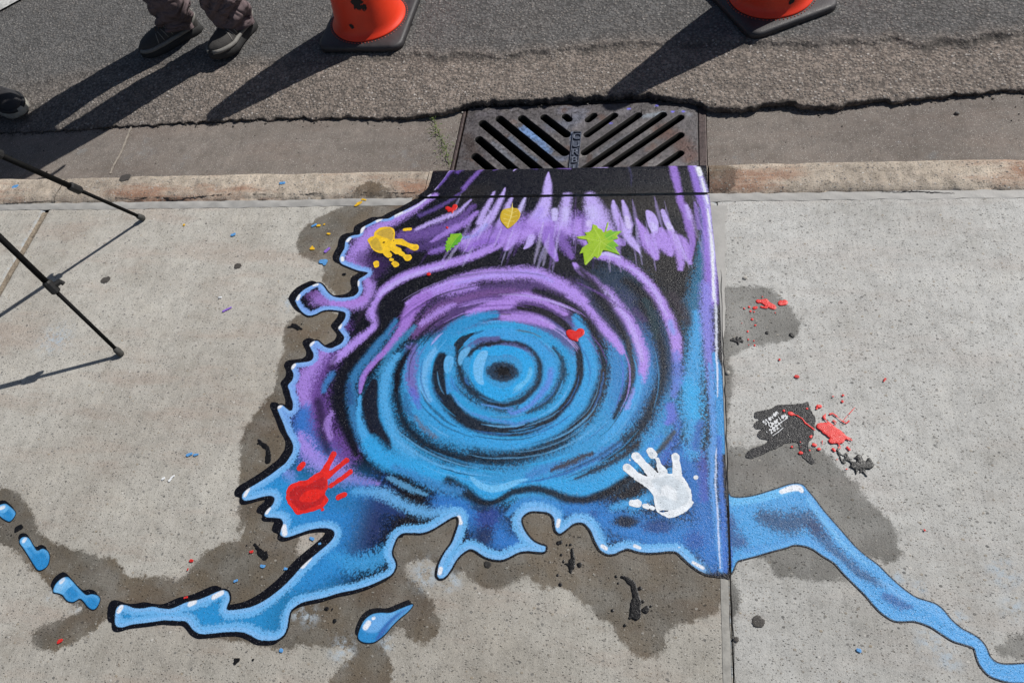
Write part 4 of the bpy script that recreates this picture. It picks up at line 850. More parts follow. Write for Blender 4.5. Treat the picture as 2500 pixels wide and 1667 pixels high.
# --- light edge that follows the outline, with white glints
lo = sstep(.85, .45, L.Y)[..., None]
ec = LBE * (1 - lo) + alb(112, 186, 244) * lo
bw = np.interp(L.Y, [.2, .6, .9, 1.5], [.020, .019, .015, .014]) * (.7 + .6 * fbm(L.X, L.Y, .10, 7)) * np.where(L.Y > 1.30, .7, 1)
eal = sstep(bw + .003, bw - .003, sdi + (L.n - .5) * .009 * sstep(.006, .02, sdi)) * (sdi > 0) * sstep(.17, .12, L.X) * sstep(1.47, 1.40, L.Y)
v = (eal * .96)[..., None]; L.c[:] = L.c * (1 - v) + ec * v
tail = sstep(.62, .50, L.Y) * sstep(-.62, -.72, L.X) * (sdi > 0)
tk = (tail * (1 - eal) * (.55 + .4 * sstep(-.75, -.9, L.X)) * sstep(.1, .6, 1.1 - L.n * .6))[..., None]
L.c[:] = L.c * (1 - tk) + alb(48, 152, 220) * tk
lb = (sstep(bw * .55, bw * .35, sdi) * (eal > .3) * .5)[..., None]; L.c[:] = L.c * (1 - lb) + (LBE * .3 + alb(150, 205, 250) * .7) * lb
# streaked purple at the very top edge of the flow
S('A', [(1500, 415), (1380, 500), (1250, 575), (1130, 630)], [20, 26, 30, 30], alb(214, 208, 252), .95, .5, .3)
for r, pts, w in [('A', [(1130, 620), (1190, 590)], 20), ('A', [(940, 680), (975, 660)], 26), ('A', [(770, 790), (795, 745)], 30), ('A', [(630, 885), (655, 860)], 24), ('A', [(575, 1060), (580, 1085)], 26),
                  ('A', [(280, 1345), (320, 1335)], 20), ('A', [(115, 1490), (130, 1450)], 24), ('A', [(740, 1310), (735, 1345)], 24),
                  ('C', [(670, 375), (680, 350)], 22), ('C', [(405, 530), (425, 508)], 28), ('C', [(238, 740), (255, 715)], 28), ('C', [(118, 1100), (135, 1085)], 24),
                  ('E', [(138, 455), (162, 412)], 20), ('E', [(290, 575), (308, 545)], 18), ('E', [(408, 672), (416, 720)], 30), ('E', [(542, 945), (590, 888)], 26), ('E', [(1628, 610), (1636, 645)], 22), ('E', [(1494, 992), (1500, 965)], 26),
                  ('F', [(880, 785), (888, 740)], 26), ('F', [(65, 715), (85, 760)], 26), ('F', [(1245, 950), (1275, 970)], 26), ('F', [(1510, 948), (1550, 965)], 22), ('F', [(1990, 1085), (2070, 1130)], 22),
                  ('I', [(830, 1065), (845, 1042)], 28), ('I', [(1325, 1018), (1355, 1003)], 30), ('I', [(1490, 970), (1545, 940)], 28), ('I', [(2105, 755), (2155, 700)], 26), ('F', [(1870, 960), (1880, 962)], 8)]:
    L.stroke(at(r, pts), w * REG[r][2], WHI, 1, .35, 0, False)
# dark outline where the paint leaves the flow
v = sstep(.0012, -.0012, sdi)[..., None] * np.ones(3); L.c[:] = L.c * (1 - v) + (KBL * .8) * v
L.c[:] = np.clip(L.c, .004, .95)

mural = empty('painted_mural', (-.4, .9, 0), label='large painted blue and purple whirlpool with dripping edges flowing from the pavement into the drain', cat='mural')
def par(o):
    o.parent = mural; o.matrix_parent_inverse = Matrix.Translation((.4, -.9, 0)); return o
ycell = .5 * (L.Y[:-1, :-1] + L.Y[1:, 1:]); xcell = L.X[:-1, :-1]
par(L.mesh('pavement_paint', sdo, Z1, M_PAINT, None, ycell < YB(xcell) - .0015))
par(L.mesh('kerb_paint', sdo, Z1, M_PAINT, None, (ycell > YB(xcell) + .005) & (ycell < YF(xcell)), zf=lambda X, Y: kerb_z(X, np.minimum(Y, YF(X)))))
# painted face of the kerb above the grate
xs = np.linspace(kb[0][0] + .01, XK - .002, 60); V = []; F = []
for x in xs:
    for z in np.linspace(-.026, -.115, 5): V.append((x, YF(x) + .0035, z))
for i in range(59):
    for k in range(4): F.append((i * 5 + k, i * 5 + k + 1, i * 5 + k + 6, i * 5 + k + 5))
par(link('kerb_face_paint', pymesh('kerb_face_paint', V, F), plain('dark_kerb_paint', tuple(KBL), .45, .3, 30)))

# stream that crosses the joint to the right
stp = path(('H', [(60, 262), (95, 272), (135, 280), (200, 277), (270, 264), (350, 240), (430, 214), (500, 190), (560, 183), (602, 196), (632, 232), (680, 290), (740, 370), (810, 450), (880, 530), (960, 620), (1040, 690), (1120, 750), (1200, 830), (1290, 910), (1380, 972), (1450, 996), (1520, 1020), (1572, 1060), (1630, 1130), (1700, 1190), (1780, 1232), (1832, 1270), (1870, 1320), (1900, 1388), (1950, 1428), (2020, 1440), (2138, 1434), (2260, 1425), (2260, 1568), (2138, 1562), (2040, 1560), (1960, 1540), (1890, 1508), (1832, 1440), (1808, 1380), (1788, 1322), (1720, 1296), (1640, 1270), (1560, 1220), (1480, 1170), (1380, 1136), (1300, 1136), (1230, 1130), (1150, 1080), (1090, 1020), (1040, 960), (960, 880), (880, 800), (820, 732), (740, 682), (680, 640), (620, 614), (540, 605), (480, 624), (380, 650), (280, 680), (190, 704), (140, 722), (108, 790), (85, 815), (50, 815)]))
main = L
R_ = Layer(XJ + .003, 1.05, .15, .72, .0017, BLU); L = R_
spo = catmull(stp, 4, True); sds = L.sdf(spo, .06)
S('H', [(80, 480), (300, 440), (560, 400), (760, 640), (1000, 860), (1200, 1020), (1400, 1060), (1700, 1240), (1900, 1460), (2200, 1500)], 400, alb(74, 162, 228), 1, .1, 0)
S('H', [(90, 450), (110, 560), (180, 590)], [120, 160, 100], alb(40, 60, 124), .75, .9, .85)
S('H', [(330, 420), (480, 460), (620, 430), (700, 500)], [140, 190, 170, 120], alb(34, 44, 84), .78, .9, .9)
S('H', [(680, 480), (780, 620), (900, 720), (1000, 800), (1110, 860), (1180, 900)], [120, 120, 100, 90, 70, 30], alb(38, 62, 110), .72, .9, .9)
S('H', [(1180, 960), (1260, 1010), (1340, 1040)], [80, 100, 50], alb(44, 92, 160), .8, .9, .8)
S('H', [(640, 290), (760, 450), (900, 620), (1050, 740)], [40, 44, 40, 36], alb(116, 192, 246), .9, .7, .5)
S('H', [(1150, 860), (1300, 960), (1480, 1040), (1600, 1130), (1750, 1230), (1850, 1330)], [60, 70, 70, 70, 60, 50], alb(110, 180, 240), .85, .9, .6)
S('H', [(200, 650), (400, 610), (540, 575), (660, 600), (800, 690)], [60, 60, 56, 56, 40], alb(70, 150, 220), .9, .7, .5)
eal = sstep(.016, .008, sds + (L.n - .5) * .008) * (L.X > XJ + .02); v = (eal * .75)[..., None]; L.c[:] = L.c * (1 - v) + alb(92, 172, 236) * v
S('H', [(110, 310), (270, 290), (430, 250), (560, 210)], [60, 60, 60, 40], alb(104, 190, 246), .9, .4, .2)
L.stroke(at('H', [(450, 238), (520, 214), (570, 212), (590, 232)]), [9, 12, 12, 8], WHI, 1, .3, 0, False)
S('H', [(75, 280), (85, 500), (95, 760)], [26, 26, 30], alb(40, 76, 176), .8, .7, .4)
v = sstep(.0015, -.001, sds)[..., None] * np.ones(3); L.c[:] = L.c * (1 - v) + KBL * v; L.c[:] = np.clip(L.c, .004, .95)
par(L.mesh('painted_stream', sds + .003, Z1, M_PAINT, None))

# --- small painted things on top of the mural
def patch(reg, pts, fn, h=.001, pad=20, base=KBL):
    w = at(reg, pts); m = .03
    global L
    L = Layer(w[:, 0].min() - m, w[:, 0].max() + m, w[:, 1].min() - m, w[:, 1].max() + m, h, base)
    return fn()
def union_sdf(caps, jit=.0012):
    """capsules (world a, b, ra, rb) -> smooth union sdf on L"""
    d = np.full((L.ny, L.nx), .05)
    for a, b, ra, rb in caps:
        dx, dy = b[0] - a[0], b[1] - a[1]; px, py = L.X - a[0], L.Y - a[1]
        t = np.clip((px * dx + py * dy) / (dx * dx + dy * dy + 1e-12), 0, 1)
        e = np.hypot(px - t * dx, py - t * dy) - (ra + (rb - ra) * t)
        k = .0025; hh = np.clip(.5 + .5 * (d - e) / k, 0, 1); d = d * (1 - hh) + e * hh - k * hh * (1 - hh)
    return -d + (fbm(L.X, L.Y, .007, 4, 2) - .5) * 2 * jit
def caps(reg, lst):
    o = []
    for p, q, ra, rb in lst:
        a, b = at(reg, [p, q]); m = mpp(a) * REG[reg][2]; o.append((a, b, ra * m, rb * m))
    return o
def hand(name, label, reg, palm, lst, holes, cols, z=Z2, extra=None):
    allp = list(palm) + [p for c in lst for p in c[:2]]
    w = at(reg, allp); m = .03
    global L
    L = Layer(w[:, 0].min() - m, w[:, 0].max() + m, w[:, 1].min() - m, w[:, 1].max() + m, .001, cols[0])
    d = np.maximum(union_sdf(caps(reg, lst)), L.sdf(catmull(at(reg, palm), 5, True), .05) + (fbm(L.X, L.Y, .008, 2, 2) - .5) * .003)
    if holes:
        for p in holes: d = np.minimum(d, -L.sdf(at(reg, p), .03))
    if extra: extra()
    L.c *= (1 + .35 * (fbm(L.X, L.Y, .012, 6)[..., None] - .5)); gap = (L.n > .93) & (vnoise(L.X, L.Y, .016, 5) > .56) & (d < .02)
    d = np.where(gap, -.0006, d)
    return par(L.mesh(name, d, z - .0006, M_DRYP, None, label=label))
YD = alb(206, 166, 52)
def ye():
    FL('A', [(930, 810), (1000, 765), (1080, 760), (1110, 820), (1090, 880), (1040, 860), (980, 840)], alb(196, 164, 70), .85, .002, .35)
    FL('A', [(870, 890), (930, 850), (960, 890), (990, 960), (980, 985), (910, 980), (875, 930)], alb(196, 166, 62), .8, .003, .4)
    for p in [(930, 1128), (1125, 1128), (1250, 1060), (1330, 955)]: BL('A', p, 26, 24, alb(222, 178, 40), .8, 0, .5, .2)
hand('handprint', 'yellow handprint with fingers pointing down to the right', 'A',
     [(905, 835), (910, 800), (960, 755), (1040, 740), (1100, 755), (1120, 800), (1118, 860), (1150, 880), (1130, 930), (1080, 985), (1020, 1015), (940, 1005), (880, 960), (850, 900), (835, 875), (870, 845)],
     [((1130, 890), (1180, 895), 28, 34), ((1180, 895), (1260, 930), 30, 22), ((1260, 930), (1330, 955), 20, 36), ((1100, 960), (1150, 990), 30, 36), ((1150, 990), (1200, 1025), 22, 24), ((1225, 1045), (1255, 1060), 20, 36),
      ((1030, 1010), (1060, 1035), 26, 28), ((1078, 1078), (1092, 1082), 16, 16), ((1110, 1115), (1132, 1132), 22, 28), ((928, 1115), (932, 1140), 26, 24), ((1220, 770), (1280, 765), 16, 16)],
     [[(990, 905), (1005, 893), (1022, 898), (1010, 910)]], [alb(248, 202, 40)], extra=ye)
def re():
    FL('E', [(450, 440), (500, 390), (560, 390), (600, 370), (650, 340), (690, 330), (700, 400), (640, 420), (560, 430), (520, 490), (620, 495), (690, 450), (670, 510), (600, 540), (540, 560), (500, 540), (460, 500)], alb(186, 30, 34), .9, .003, .3)
    FL('E', [(520, 480), (560, 430), (640, 410), (665, 430), (650, 480), (580, 495)], alb(232, 38, 30), .95, .002, .2)
hand('handprint', 'red handprint with fingers pointing up to the right', 'E',
     [(425, 440), (445, 390), (500, 360), (565, 348), (610, 320), (660, 290), (705, 300), (712, 350), (715, 400), (695, 445), (718, 485), (680, 535), (610, 565), (550, 580), (500, 588), (470, 548), (435, 505)],
     [((680, 310), (720, 235), 30, 20), ((720, 235), (755, 170), 18, 22), ((715, 320), (790, 255), 22, 16), ((790, 255), (845, 212), 16, 20), ((735, 388), (800, 345), 16, 16), ((800, 345), (870, 292), 15, 18), ((520, 265), (540, 240), 20, 20), ((790, 468), (830, 448), 18, 18), ((678, 552), (680, 553), 11, 11)],
     None, [alb(232, 40, 34)], extra=re)
def we():
    FL('F', [(1650, 420), (1720, 390), (1800, 370), (1880, 420), (1930, 480), (1960, 560), (1900, 620), (1800, 660), (1720, 640), (1690, 560), (1740, 540), (1790, 560), (1850, 580), (1850, 500), (1780, 450), (1730, 470), (1720, 520)], alb(204, 216, 226), .7, .004, .5)
    for p in [(1455, 315), (1535, 225), (1650, 190), (1845, 225)]: BL('F', p, 22, 26, alb(200, 212, 224), .8, 0, .6, .3)
hand('handprint', 'white handprint with spread fingers near the right edge', 'F',
     [(1590, 450), (1630, 405), (1680, 360), (1740, 335), (1800, 360), (1850, 345), (1900, 380), (1945, 440), (1975, 510), (1980, 570), (1992, 600), (1940, 660), (1870, 700), (1800, 722), (1740, 700), (1690, 660), (1672, 600), (1662, 540), (1630, 490)],
     [((1620, 430), (1530, 380), 42, 34), ((1530, 380), (1450, 310), 32, 38), ((1660, 370), (1600, 300), 42, 32), ((1600, 300), (1520, 215), 30, 36), ((1740, 340), (1710, 290), 36, 24), ((1705, 262), (1695, 240), 18, 16), ((1660, 205), (1640, 175), 34, 32), ((1860, 360), (1855, 300), 38, 34), ((1855, 300), (1845, 220), 28, 32),
      ((1490, 600), (1535, 600), 28, 34), ((1590, 620), (1615, 625), 20, 24), ((1650, 635), (1660, 640), 16, 16), ((2010, 390), (2014, 388), 19, 19), ((1470, 245), (1471, 246), 5, 5)],
     [[(1700, 668), (1740, 655), (1800, 662), (1740, 676)]], [alb(236, 242, 248)], extra=we)
def shape(name, label, reg, poly, col, extra=None, mat=None, jit=0., dome=.0006, smooth=True, z=Z2):
    w = at(reg, poly); global L
    m = .015; L = Layer(w[:, 0].min() - m, w[:, 0].max() + m, w[:, 1].min() - m, w[:, 1].max() + m, .0009, col)
    d = L.sdf(catmull(w, 4, True) if smooth else w, .03) + (fbm(L.X, L.Y, .006, 3, 2) - .5) * jit
    if extra: extra()
    return par(L.mesh(name, d, z, mat or M_DRYP, None, dome=dome, label=label))
shape('painted_heart', 'red heart at the top near the kerb', 'A', [(1708, 545), (1725, 515), (1755, 510), (1770, 532), (1755, 562), (1730, 580), (1716, 606), (1702, 586), (1668, 588), (1664, 572), (1645, 560), (1645, 538), (1668, 530), (1690, 538)], alb(222, 44, 40), None, M_WETP, .001, .0012)
shape('painted_heart', 'red heart inside the blue rings', 'D', [(768, 408), (790, 386), (825, 384), (846, 405), (842, 440), (810, 465), (792, 480), (786, 502), (770, 500), (715, 480), (685, 445), (682, 410), (710, 395), (745, 400)], alb(224, 44, 40), None, M_WETP, .001, .0012)
def lf():
    FL('A', [(1690, 830), (1760, 820), (1790, 830), (1740, 890), (1680, 930), (1660, 900)], alb(142, 196, 44), .8, .004, .3); FL('A', [(1760, 850), (1815, 820), (1800, 880), (1740, 940), (1670, 980), (1700, 930)], alb(86, 172, 44), .8, .004, .3)
    S('A', [(1665, 995), (1710, 920), (1800, 815)], 7, alb(160, 206, 70), .8, .5, .2)
shape('painted_leaf', 'small toothed green leaf', 'A', [(1805, 808), (1822, 845), (1800, 880), (1808, 890), (1770, 910), (1775, 925), (1735, 935), (1735, 955), (1700, 960), (1700, 985), (1675, 985), (1660, 1008), (1652, 980), (1635, 975), (1650, 950), (1633, 935), (1655, 920), (1645, 895), (1668, 880), (1665, 855), (1690, 850), (1695, 815), (1740, 815)], alb(118, 186, 48), lf, None, 0, .0006, False)
def yl():
    FL('T2', [(1520, 1410), (1555, 1420), (1562, 1460), (1530, 1505), (1495, 1530)], alb(196, 162, 36), .7, .004, .3)
    S('T2', [(1514, 1370), (1512, 1420), (1498, 1480), (1482, 1530)], 7, alb(236, 220, 130), .9, .5, .2)
    for p, q in [((1508, 1440), (1540, 1425)), ((1505, 1465), (1545, 1455)), ((1497, 1490), (1530, 1490)), ((1508, 1430), (1475, 1415)), ((1503, 1455), (1462, 1440)), ((1497, 1480), (1455, 1470)), ((1490, 1505), (1460, 1500))]: S('T2', [p, q], 4.5, alb(232, 214, 120), .8, .5, .2)
shape('painted_leaf', 'yellow leaf with pale veins', 'T2', [(1517, 1362), (1520, 1398), (1550, 1405), (1570, 1435), (1562, 1470), (1530, 1508), (1488, 1538), (1465, 1520), (1440, 1490), (1434, 1455), (1450, 1415), (1485, 1402), (1508, 1398)], alb(214, 180, 44), yl)
def ml():
    FL('B', [(960, 830), (1040, 780), (1130, 790), (1040, 840), (1080, 860), (1000, 880)], alb(104, 186, 56), .7, .006, .3); FL('B', [(970, 940), (1050, 890), (1100, 940), (1060, 960), (1115, 1030), (1010, 985)], alb(96, 178, 48), .7, .006, .3)
    FL('B', [(700, 850), (860, 800), (930, 860), (880, 900), (760, 870)], alb(168, 206, 48), .6, .008, .3)
    for q in [(1120, 792), (1100, 1020), (755, 1130), (690, 848), (840, 730), (885, 1060)]: S('B', [(915, 895), q], 8, alb(186, 216, 84), .9, .6, .2)
shape('painted_leaf', 'green maple leaf', 'B', [(960, 790), (985, 700), (1000, 695), (990, 745), (975, 790), (1030, 768), (1040, 790), (1140, 785), (1085, 835), (1100, 862), (1045, 880), (1105, 938), (1065, 955), (1120, 1035), (985, 990), (940, 985), (920, 1035), (885, 1070), (850, 1050), (765, 1140), (750, 1130), (735, 1010), (698, 1022), (725, 960), (790, 915), (770, 875), (690, 865), (665, 845), (770, 832), (750, 800), (800, 795), (825, 770), (835, 715), (880, 730), (890, 755), (930, 770), (945, 800)], alb(158, 196, 44), ml, None, 0, .0006, False)
shape('paint_drip', 'small red drip above the purple arch', 'A', [(1450, 1222), (1480, 1215), (1494, 1232), (1475, 1246), (1455, 1243)], RED, None, M_WETP, 0, .0015)
shape('paint_drip', 'tiny red drip beside the green leaf', 'A', [(1650, 745), (1662, 738), (1675, 748), (1668, 762), (1652, 758)], RED, None, M_WETP, 0, .0012)

# ------------------------------------------------------------------ storm drain
REG['WD'] = (1030, 270, .0957)
def adopt(o, parent):
    o.parent = parent; o.matrix_parent_inverse = Matrix.Translation(-Vector(parent.location)); return o
drain = empty('storm_drain', (-.25, 1.82, ZG), label='dark cast iron storm drain grate with slanted slots set in the gutter', cat='drain grate')
ZP = ZG + .002
L = Layer(-.664, .166, 1.618, 2.040, .003, alb(96, 92, 93))
def SG(pts, w, col, a=1., soft=.6, dry=.6): L.stroke(at('GR', pts, ZG), w * .27211, col, a, soft, dry)
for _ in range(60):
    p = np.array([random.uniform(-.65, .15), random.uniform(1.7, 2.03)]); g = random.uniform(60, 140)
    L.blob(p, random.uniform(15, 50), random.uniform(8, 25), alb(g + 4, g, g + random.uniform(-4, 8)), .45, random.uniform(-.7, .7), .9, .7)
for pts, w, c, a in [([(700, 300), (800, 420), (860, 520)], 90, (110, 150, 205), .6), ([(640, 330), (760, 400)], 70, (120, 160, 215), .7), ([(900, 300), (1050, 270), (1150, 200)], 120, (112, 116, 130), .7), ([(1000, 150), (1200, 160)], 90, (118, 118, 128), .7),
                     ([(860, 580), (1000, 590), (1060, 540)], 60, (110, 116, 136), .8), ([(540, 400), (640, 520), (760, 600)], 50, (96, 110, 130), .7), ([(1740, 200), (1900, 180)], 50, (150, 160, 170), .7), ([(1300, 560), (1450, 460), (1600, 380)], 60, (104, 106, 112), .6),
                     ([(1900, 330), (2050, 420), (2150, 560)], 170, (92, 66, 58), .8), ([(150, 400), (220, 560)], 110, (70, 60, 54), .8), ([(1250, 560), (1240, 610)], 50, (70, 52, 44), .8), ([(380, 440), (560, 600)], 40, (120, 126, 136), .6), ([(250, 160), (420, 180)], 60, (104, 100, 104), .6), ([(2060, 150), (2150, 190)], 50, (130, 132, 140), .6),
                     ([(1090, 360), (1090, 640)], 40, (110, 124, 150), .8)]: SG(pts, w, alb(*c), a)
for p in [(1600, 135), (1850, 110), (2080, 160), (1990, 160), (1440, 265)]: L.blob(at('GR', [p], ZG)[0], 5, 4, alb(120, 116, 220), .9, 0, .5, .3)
slots = [((1030, 205), (1062, 232), 27), ((840, 212), (1042, 368), 30), ((640, 222), (1026, 532), 31), ((440, 226), (1100, 770), 31), ((288, 266), (930, 800), 31), ((254, 410), (740, 830), 31), ((222, 562), (560, 850), 32),
         ((1236, 236), (1286, 197), 27), ((1226, 368), (1468, 197), 29), ((1204, 528), (1684, 194), 31), ((1180, 690), (1906, 190), 31), ((1200, 800), (2062, 214), 31), ((1400, 830), (2062, 372), 31), ((1600, 850), (2060, 536), 31)]
sl_ = []
for a, b, r in slots:
    A_, B_ = at('GR', [a, b], ZG); m = mpp(A_) * .27211; sl_.append((A_, B_, r * m * 1.06, r * m * 1.06))
def capd(lst):
    d = np.full((L.ny, L.nx), .05)
    for a, b, ra, rb in lst:
        dx, dy = b - a; px, py = L.X - a[0], L.Y - a[1]; t = np.clip((px * dx + py * dy) / (dx * dx + dy * dy + 1e-9), 0, 1)
        d = np.minimum(d, np.hypot(px - t * dx, py - t * dy) - ra)
    return d
qx = np.maximum(np.abs(L.X + .248) - .400, 0); qy = np.maximum(np.abs(L.Y - 1.83) - .190, 0)
rect = .010 - np.hypot(qx, qy)
pl_sd = np.minimum(rect, np.maximum(capd(sl_), -.03))
n = NT('cast_iron', .42, .5); cc = n.attr('paint', True); f = n.noise(90, 5, .65); g = n.noise(300, 3, .7)
cc = n.mix(1., cc, n.ramp(f, [(.28, (.35, .33, .32)), (.5, (1, 1, 1)), (.72, (1.5, 1.5, 1.55))]), 'MULTIPLY')
cc = n.mix(n.mth('MULTIPLY', n.rng(n.noise(14, 4), .55, .7), .5), cc, (.13, .065, .04))
M_IRON = n.out(cc, n.rng(f, .3, .7, .3, .62), n.bump(n.mth('ADD', f, n.mth('MULTIPLY', g, .4)), .6, .004), .25)
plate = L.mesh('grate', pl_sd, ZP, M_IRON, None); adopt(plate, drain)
sm = plate.modifiers.new('thickness', 'SOLIDIFY'); sm.thickness = .034; sm.offset = -1; plate.data.materials.append(plain('slot_shade', (.012, .011, .010), .95, .3, 60)); sm.material_offset_rim = 1  # slot walls coloured near black to stand in for the shade inside
M_IRON2 = plain('dark_iron', alb(84, 72, 70), .5, .4, 60, .3, .5)
bm = bmesh.new()
for a in ((GX0 + .002, -.665, 1.60, 2.044), (.164, GX1 - .002, 1.60, 2.044)): box(bm, a[0], a[1], a[2], a[3], ZG - .05, ZG + .003, .003)
box(bm, -.664, .164, 2.041, 2.046, ZG - .05, ZG - .004, .001)
adopt(bm_obj('frame', bm, M_IRON2), drain)
# raised name bar with letters
r0, r1 = at('GR', [(1131, 352), (1100, 660)], ZG)
bm = bmesh.new(); hw = .0155
for x0, x1, y0, y1 in ((-hw, -hw + .003, 0, .19), (hw - .003, hw, 0, .19), (-hw + .003, hw - .003, .187, .19)): box(bm, x0, x1, y0, y1, 0, .006, .0008)
box(bm, -hw + .003, hw - .003, 0, .187, 0, .0015)
rib = bm_obj('name_bar', bm, plain('bar_iron', alb(92, 98, 112), .32, .3, 80, .35, .4)); rib.location = (r0[0] + .002, r0[1] - .19, ZP + .0008)
adopt(rib, drain)
fc = bpy.data.curves.new('letters', 'FONT'); fc.body = 'C\nU\nR\nB\nI'; fc.size = .040; fc.space_line = .92; fc.align_x = 'CENTER'; fc.extrude = .002; fc.bevel_depth = .0005
fo = bpy.data.objects.new('tmp', fc); COL.objects.link(fo)
dg = bpy.context.evaluated_depsgraph_get(); me = bpy.data.meshes.new_from_object(fo.evaluated_get(dg)); bpy.data.objects.remove(fo)
le = link('lettering', me, plain('letter_iron', alb(120, 126, 140), .3, .3, 80, .4)); le.parent = rib; le.location = (0, .187 - .034, .004)
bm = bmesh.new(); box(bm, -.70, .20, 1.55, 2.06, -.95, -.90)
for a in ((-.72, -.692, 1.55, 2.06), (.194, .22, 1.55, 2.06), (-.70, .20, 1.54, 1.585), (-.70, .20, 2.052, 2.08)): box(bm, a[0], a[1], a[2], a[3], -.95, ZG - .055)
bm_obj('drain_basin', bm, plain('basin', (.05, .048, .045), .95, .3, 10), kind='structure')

# ------------------------------------------------------------------ traffic cones
n = NT('cone_orange', .38, .5); f = n.noise(18, 4, .6)
cc = n.mix(n.rng(f, .45, .75, 0, .35), (.86, .048, .012), (.60, .036, .012))
M_CONE = n.out(cc, .4, n.bump(n.noise(140, 3), .08, .002)); n.b.inputs['Subsurface Weight'].default_value = .12; n.b.inputs['Subsurface Radius'].default_value = (.02, .006, .003)
M_RUB = plain('black_rubber', alb(62, 60, 62), .55, .3, 30, 0, .35, 260)
M_PEG = plain('orange_pegs', (.62, .10, .06), .5, .3, 60)
M_SCUFF = plain('scuff', (.02, .016, .015), .7, .4, 200)
def make_cone():
    root = empty('traffic_cone', (0, 0, 0))
    H = .178; ch = .045; bm = bmesh.new()
    def outl(e, z, c):
        o = []
        for sx, sy in ((1, 1), (-1, 1), (-1, -1), (1, -1)):
            cx, cy = sx * (e - c), sy * (e - c); a0 = math.atan2(sy, sx) - math.pi / 4
            for k in range(7): a = a0 + k * math.pi / 12; o.append((cx + c * math.cos(a), cy + c * math.sin(a), z))
        return o
    loft(bm, [outl(H - .006, .004, ch), outl(H, .008, ch), outl(H, .022, ch), outl(H - .003, .029, ch), outl(H - .012, .032, ch - .008), outl(H - .03, .033, ch - .01)])
    for sx, sy in ((1, 0), (-1, 0), (0, 1), (0, -1)): box(bm, sx * (H - .01) - .012, sx * (H - .01) + .012, sy * (H - .01) - .012, sy * (H - .01) + .012, 0, .008)
    bm_obj('base', bm, M_RUB, root, True)
    prof = [(.1515, .0335), (.1525, .0365), (.150, .040), (.143, .046), (.137, .056), (.133, .070), (.121, .15), (.104, .28), (.083, .43), (.060, .58), (.045, .68), (.040, .70), (.030, .705), (.024, .70), (.022, .66)]
    bm = bmesh.new(); loft(bm, [[(r * math.cos(a), r * math.sin(a), z) for a in [2 * math.pi * k / 96 for k in range(96)]] for r, z in prof], (False, True))
    bm_obj('body', bm, M_CONE, root, True)
    bm = bmesh.new()
    for k in range(72):
        a = 2 * math.pi * k / 72
        bmesh.ops.create_icosphere(bm, subdivisions=1, radius=.0026, matrix=Matrix.Translation((.1595 * math.cos(a), .1595 * math.sin(a), .0335)))
    bm_obj('rivet_ring', bm, M_PEG, root)
    return root
def scuff(root, th0, z0, wd, ht, seed):
    """dark rubbed mark lying on the flank of a cone"""
    nx, nz = 46, 40; th, zz = np.meshgrid(np.linspace(-1, 1, nx), np.linspace(-1, 1, nz))
    m = 1 - np.hypot(th, zz) + (fbm(th * .5 + seed, zz * .5, .35, seed, 4) - .5) * 1.5 > .32
    zc = z0 + zz * ht; r = np.interp(zc, [.056, .07, .15, .28, .43, .58], [.137, .133, .121, .104, .083, .060]) + .0012
    a = th0 + th * wd / .12
    grid_mesh('scuff_mark', r * np.cos(a), r * np.sin(a), zc, m[:-1, :-1] & m[1:, 1:], {}, M_SCUFF, root, True)
cone = make_cone(); cone.location = (-1.130, 2.498, -.083); cone.rotation_euler = (0, 0, math.radians(-3))
tag(cone, 'orange traffic cone with a black smear on its flank, nearer the standing person', 'traffic cone', 'traffic cones on the road')
cone2 = cone.copy(); COL.objects.link(cone2)
for ch in list(cone.children):
    c = ch.copy(); COL.objects.link(c); c.parent = cone2
cone2.location = (.425, 2.515, -.083); cone2.rotation_euler = (0, 0, math.radians(27))
tag(cone2, 'orange traffic cone on a turned black base, straight up the road from the drain grate', 'traffic cone', 'traffic cones on the road')
scuff(cone, math.radians(-78 + 3), .165, .034, .040, 3); scuff(cone, math.radians(-100 + 3), .088, .016, .016, 5); scuff(cone2, math.radians(-65 - 27), .080, .016, .014, 6)

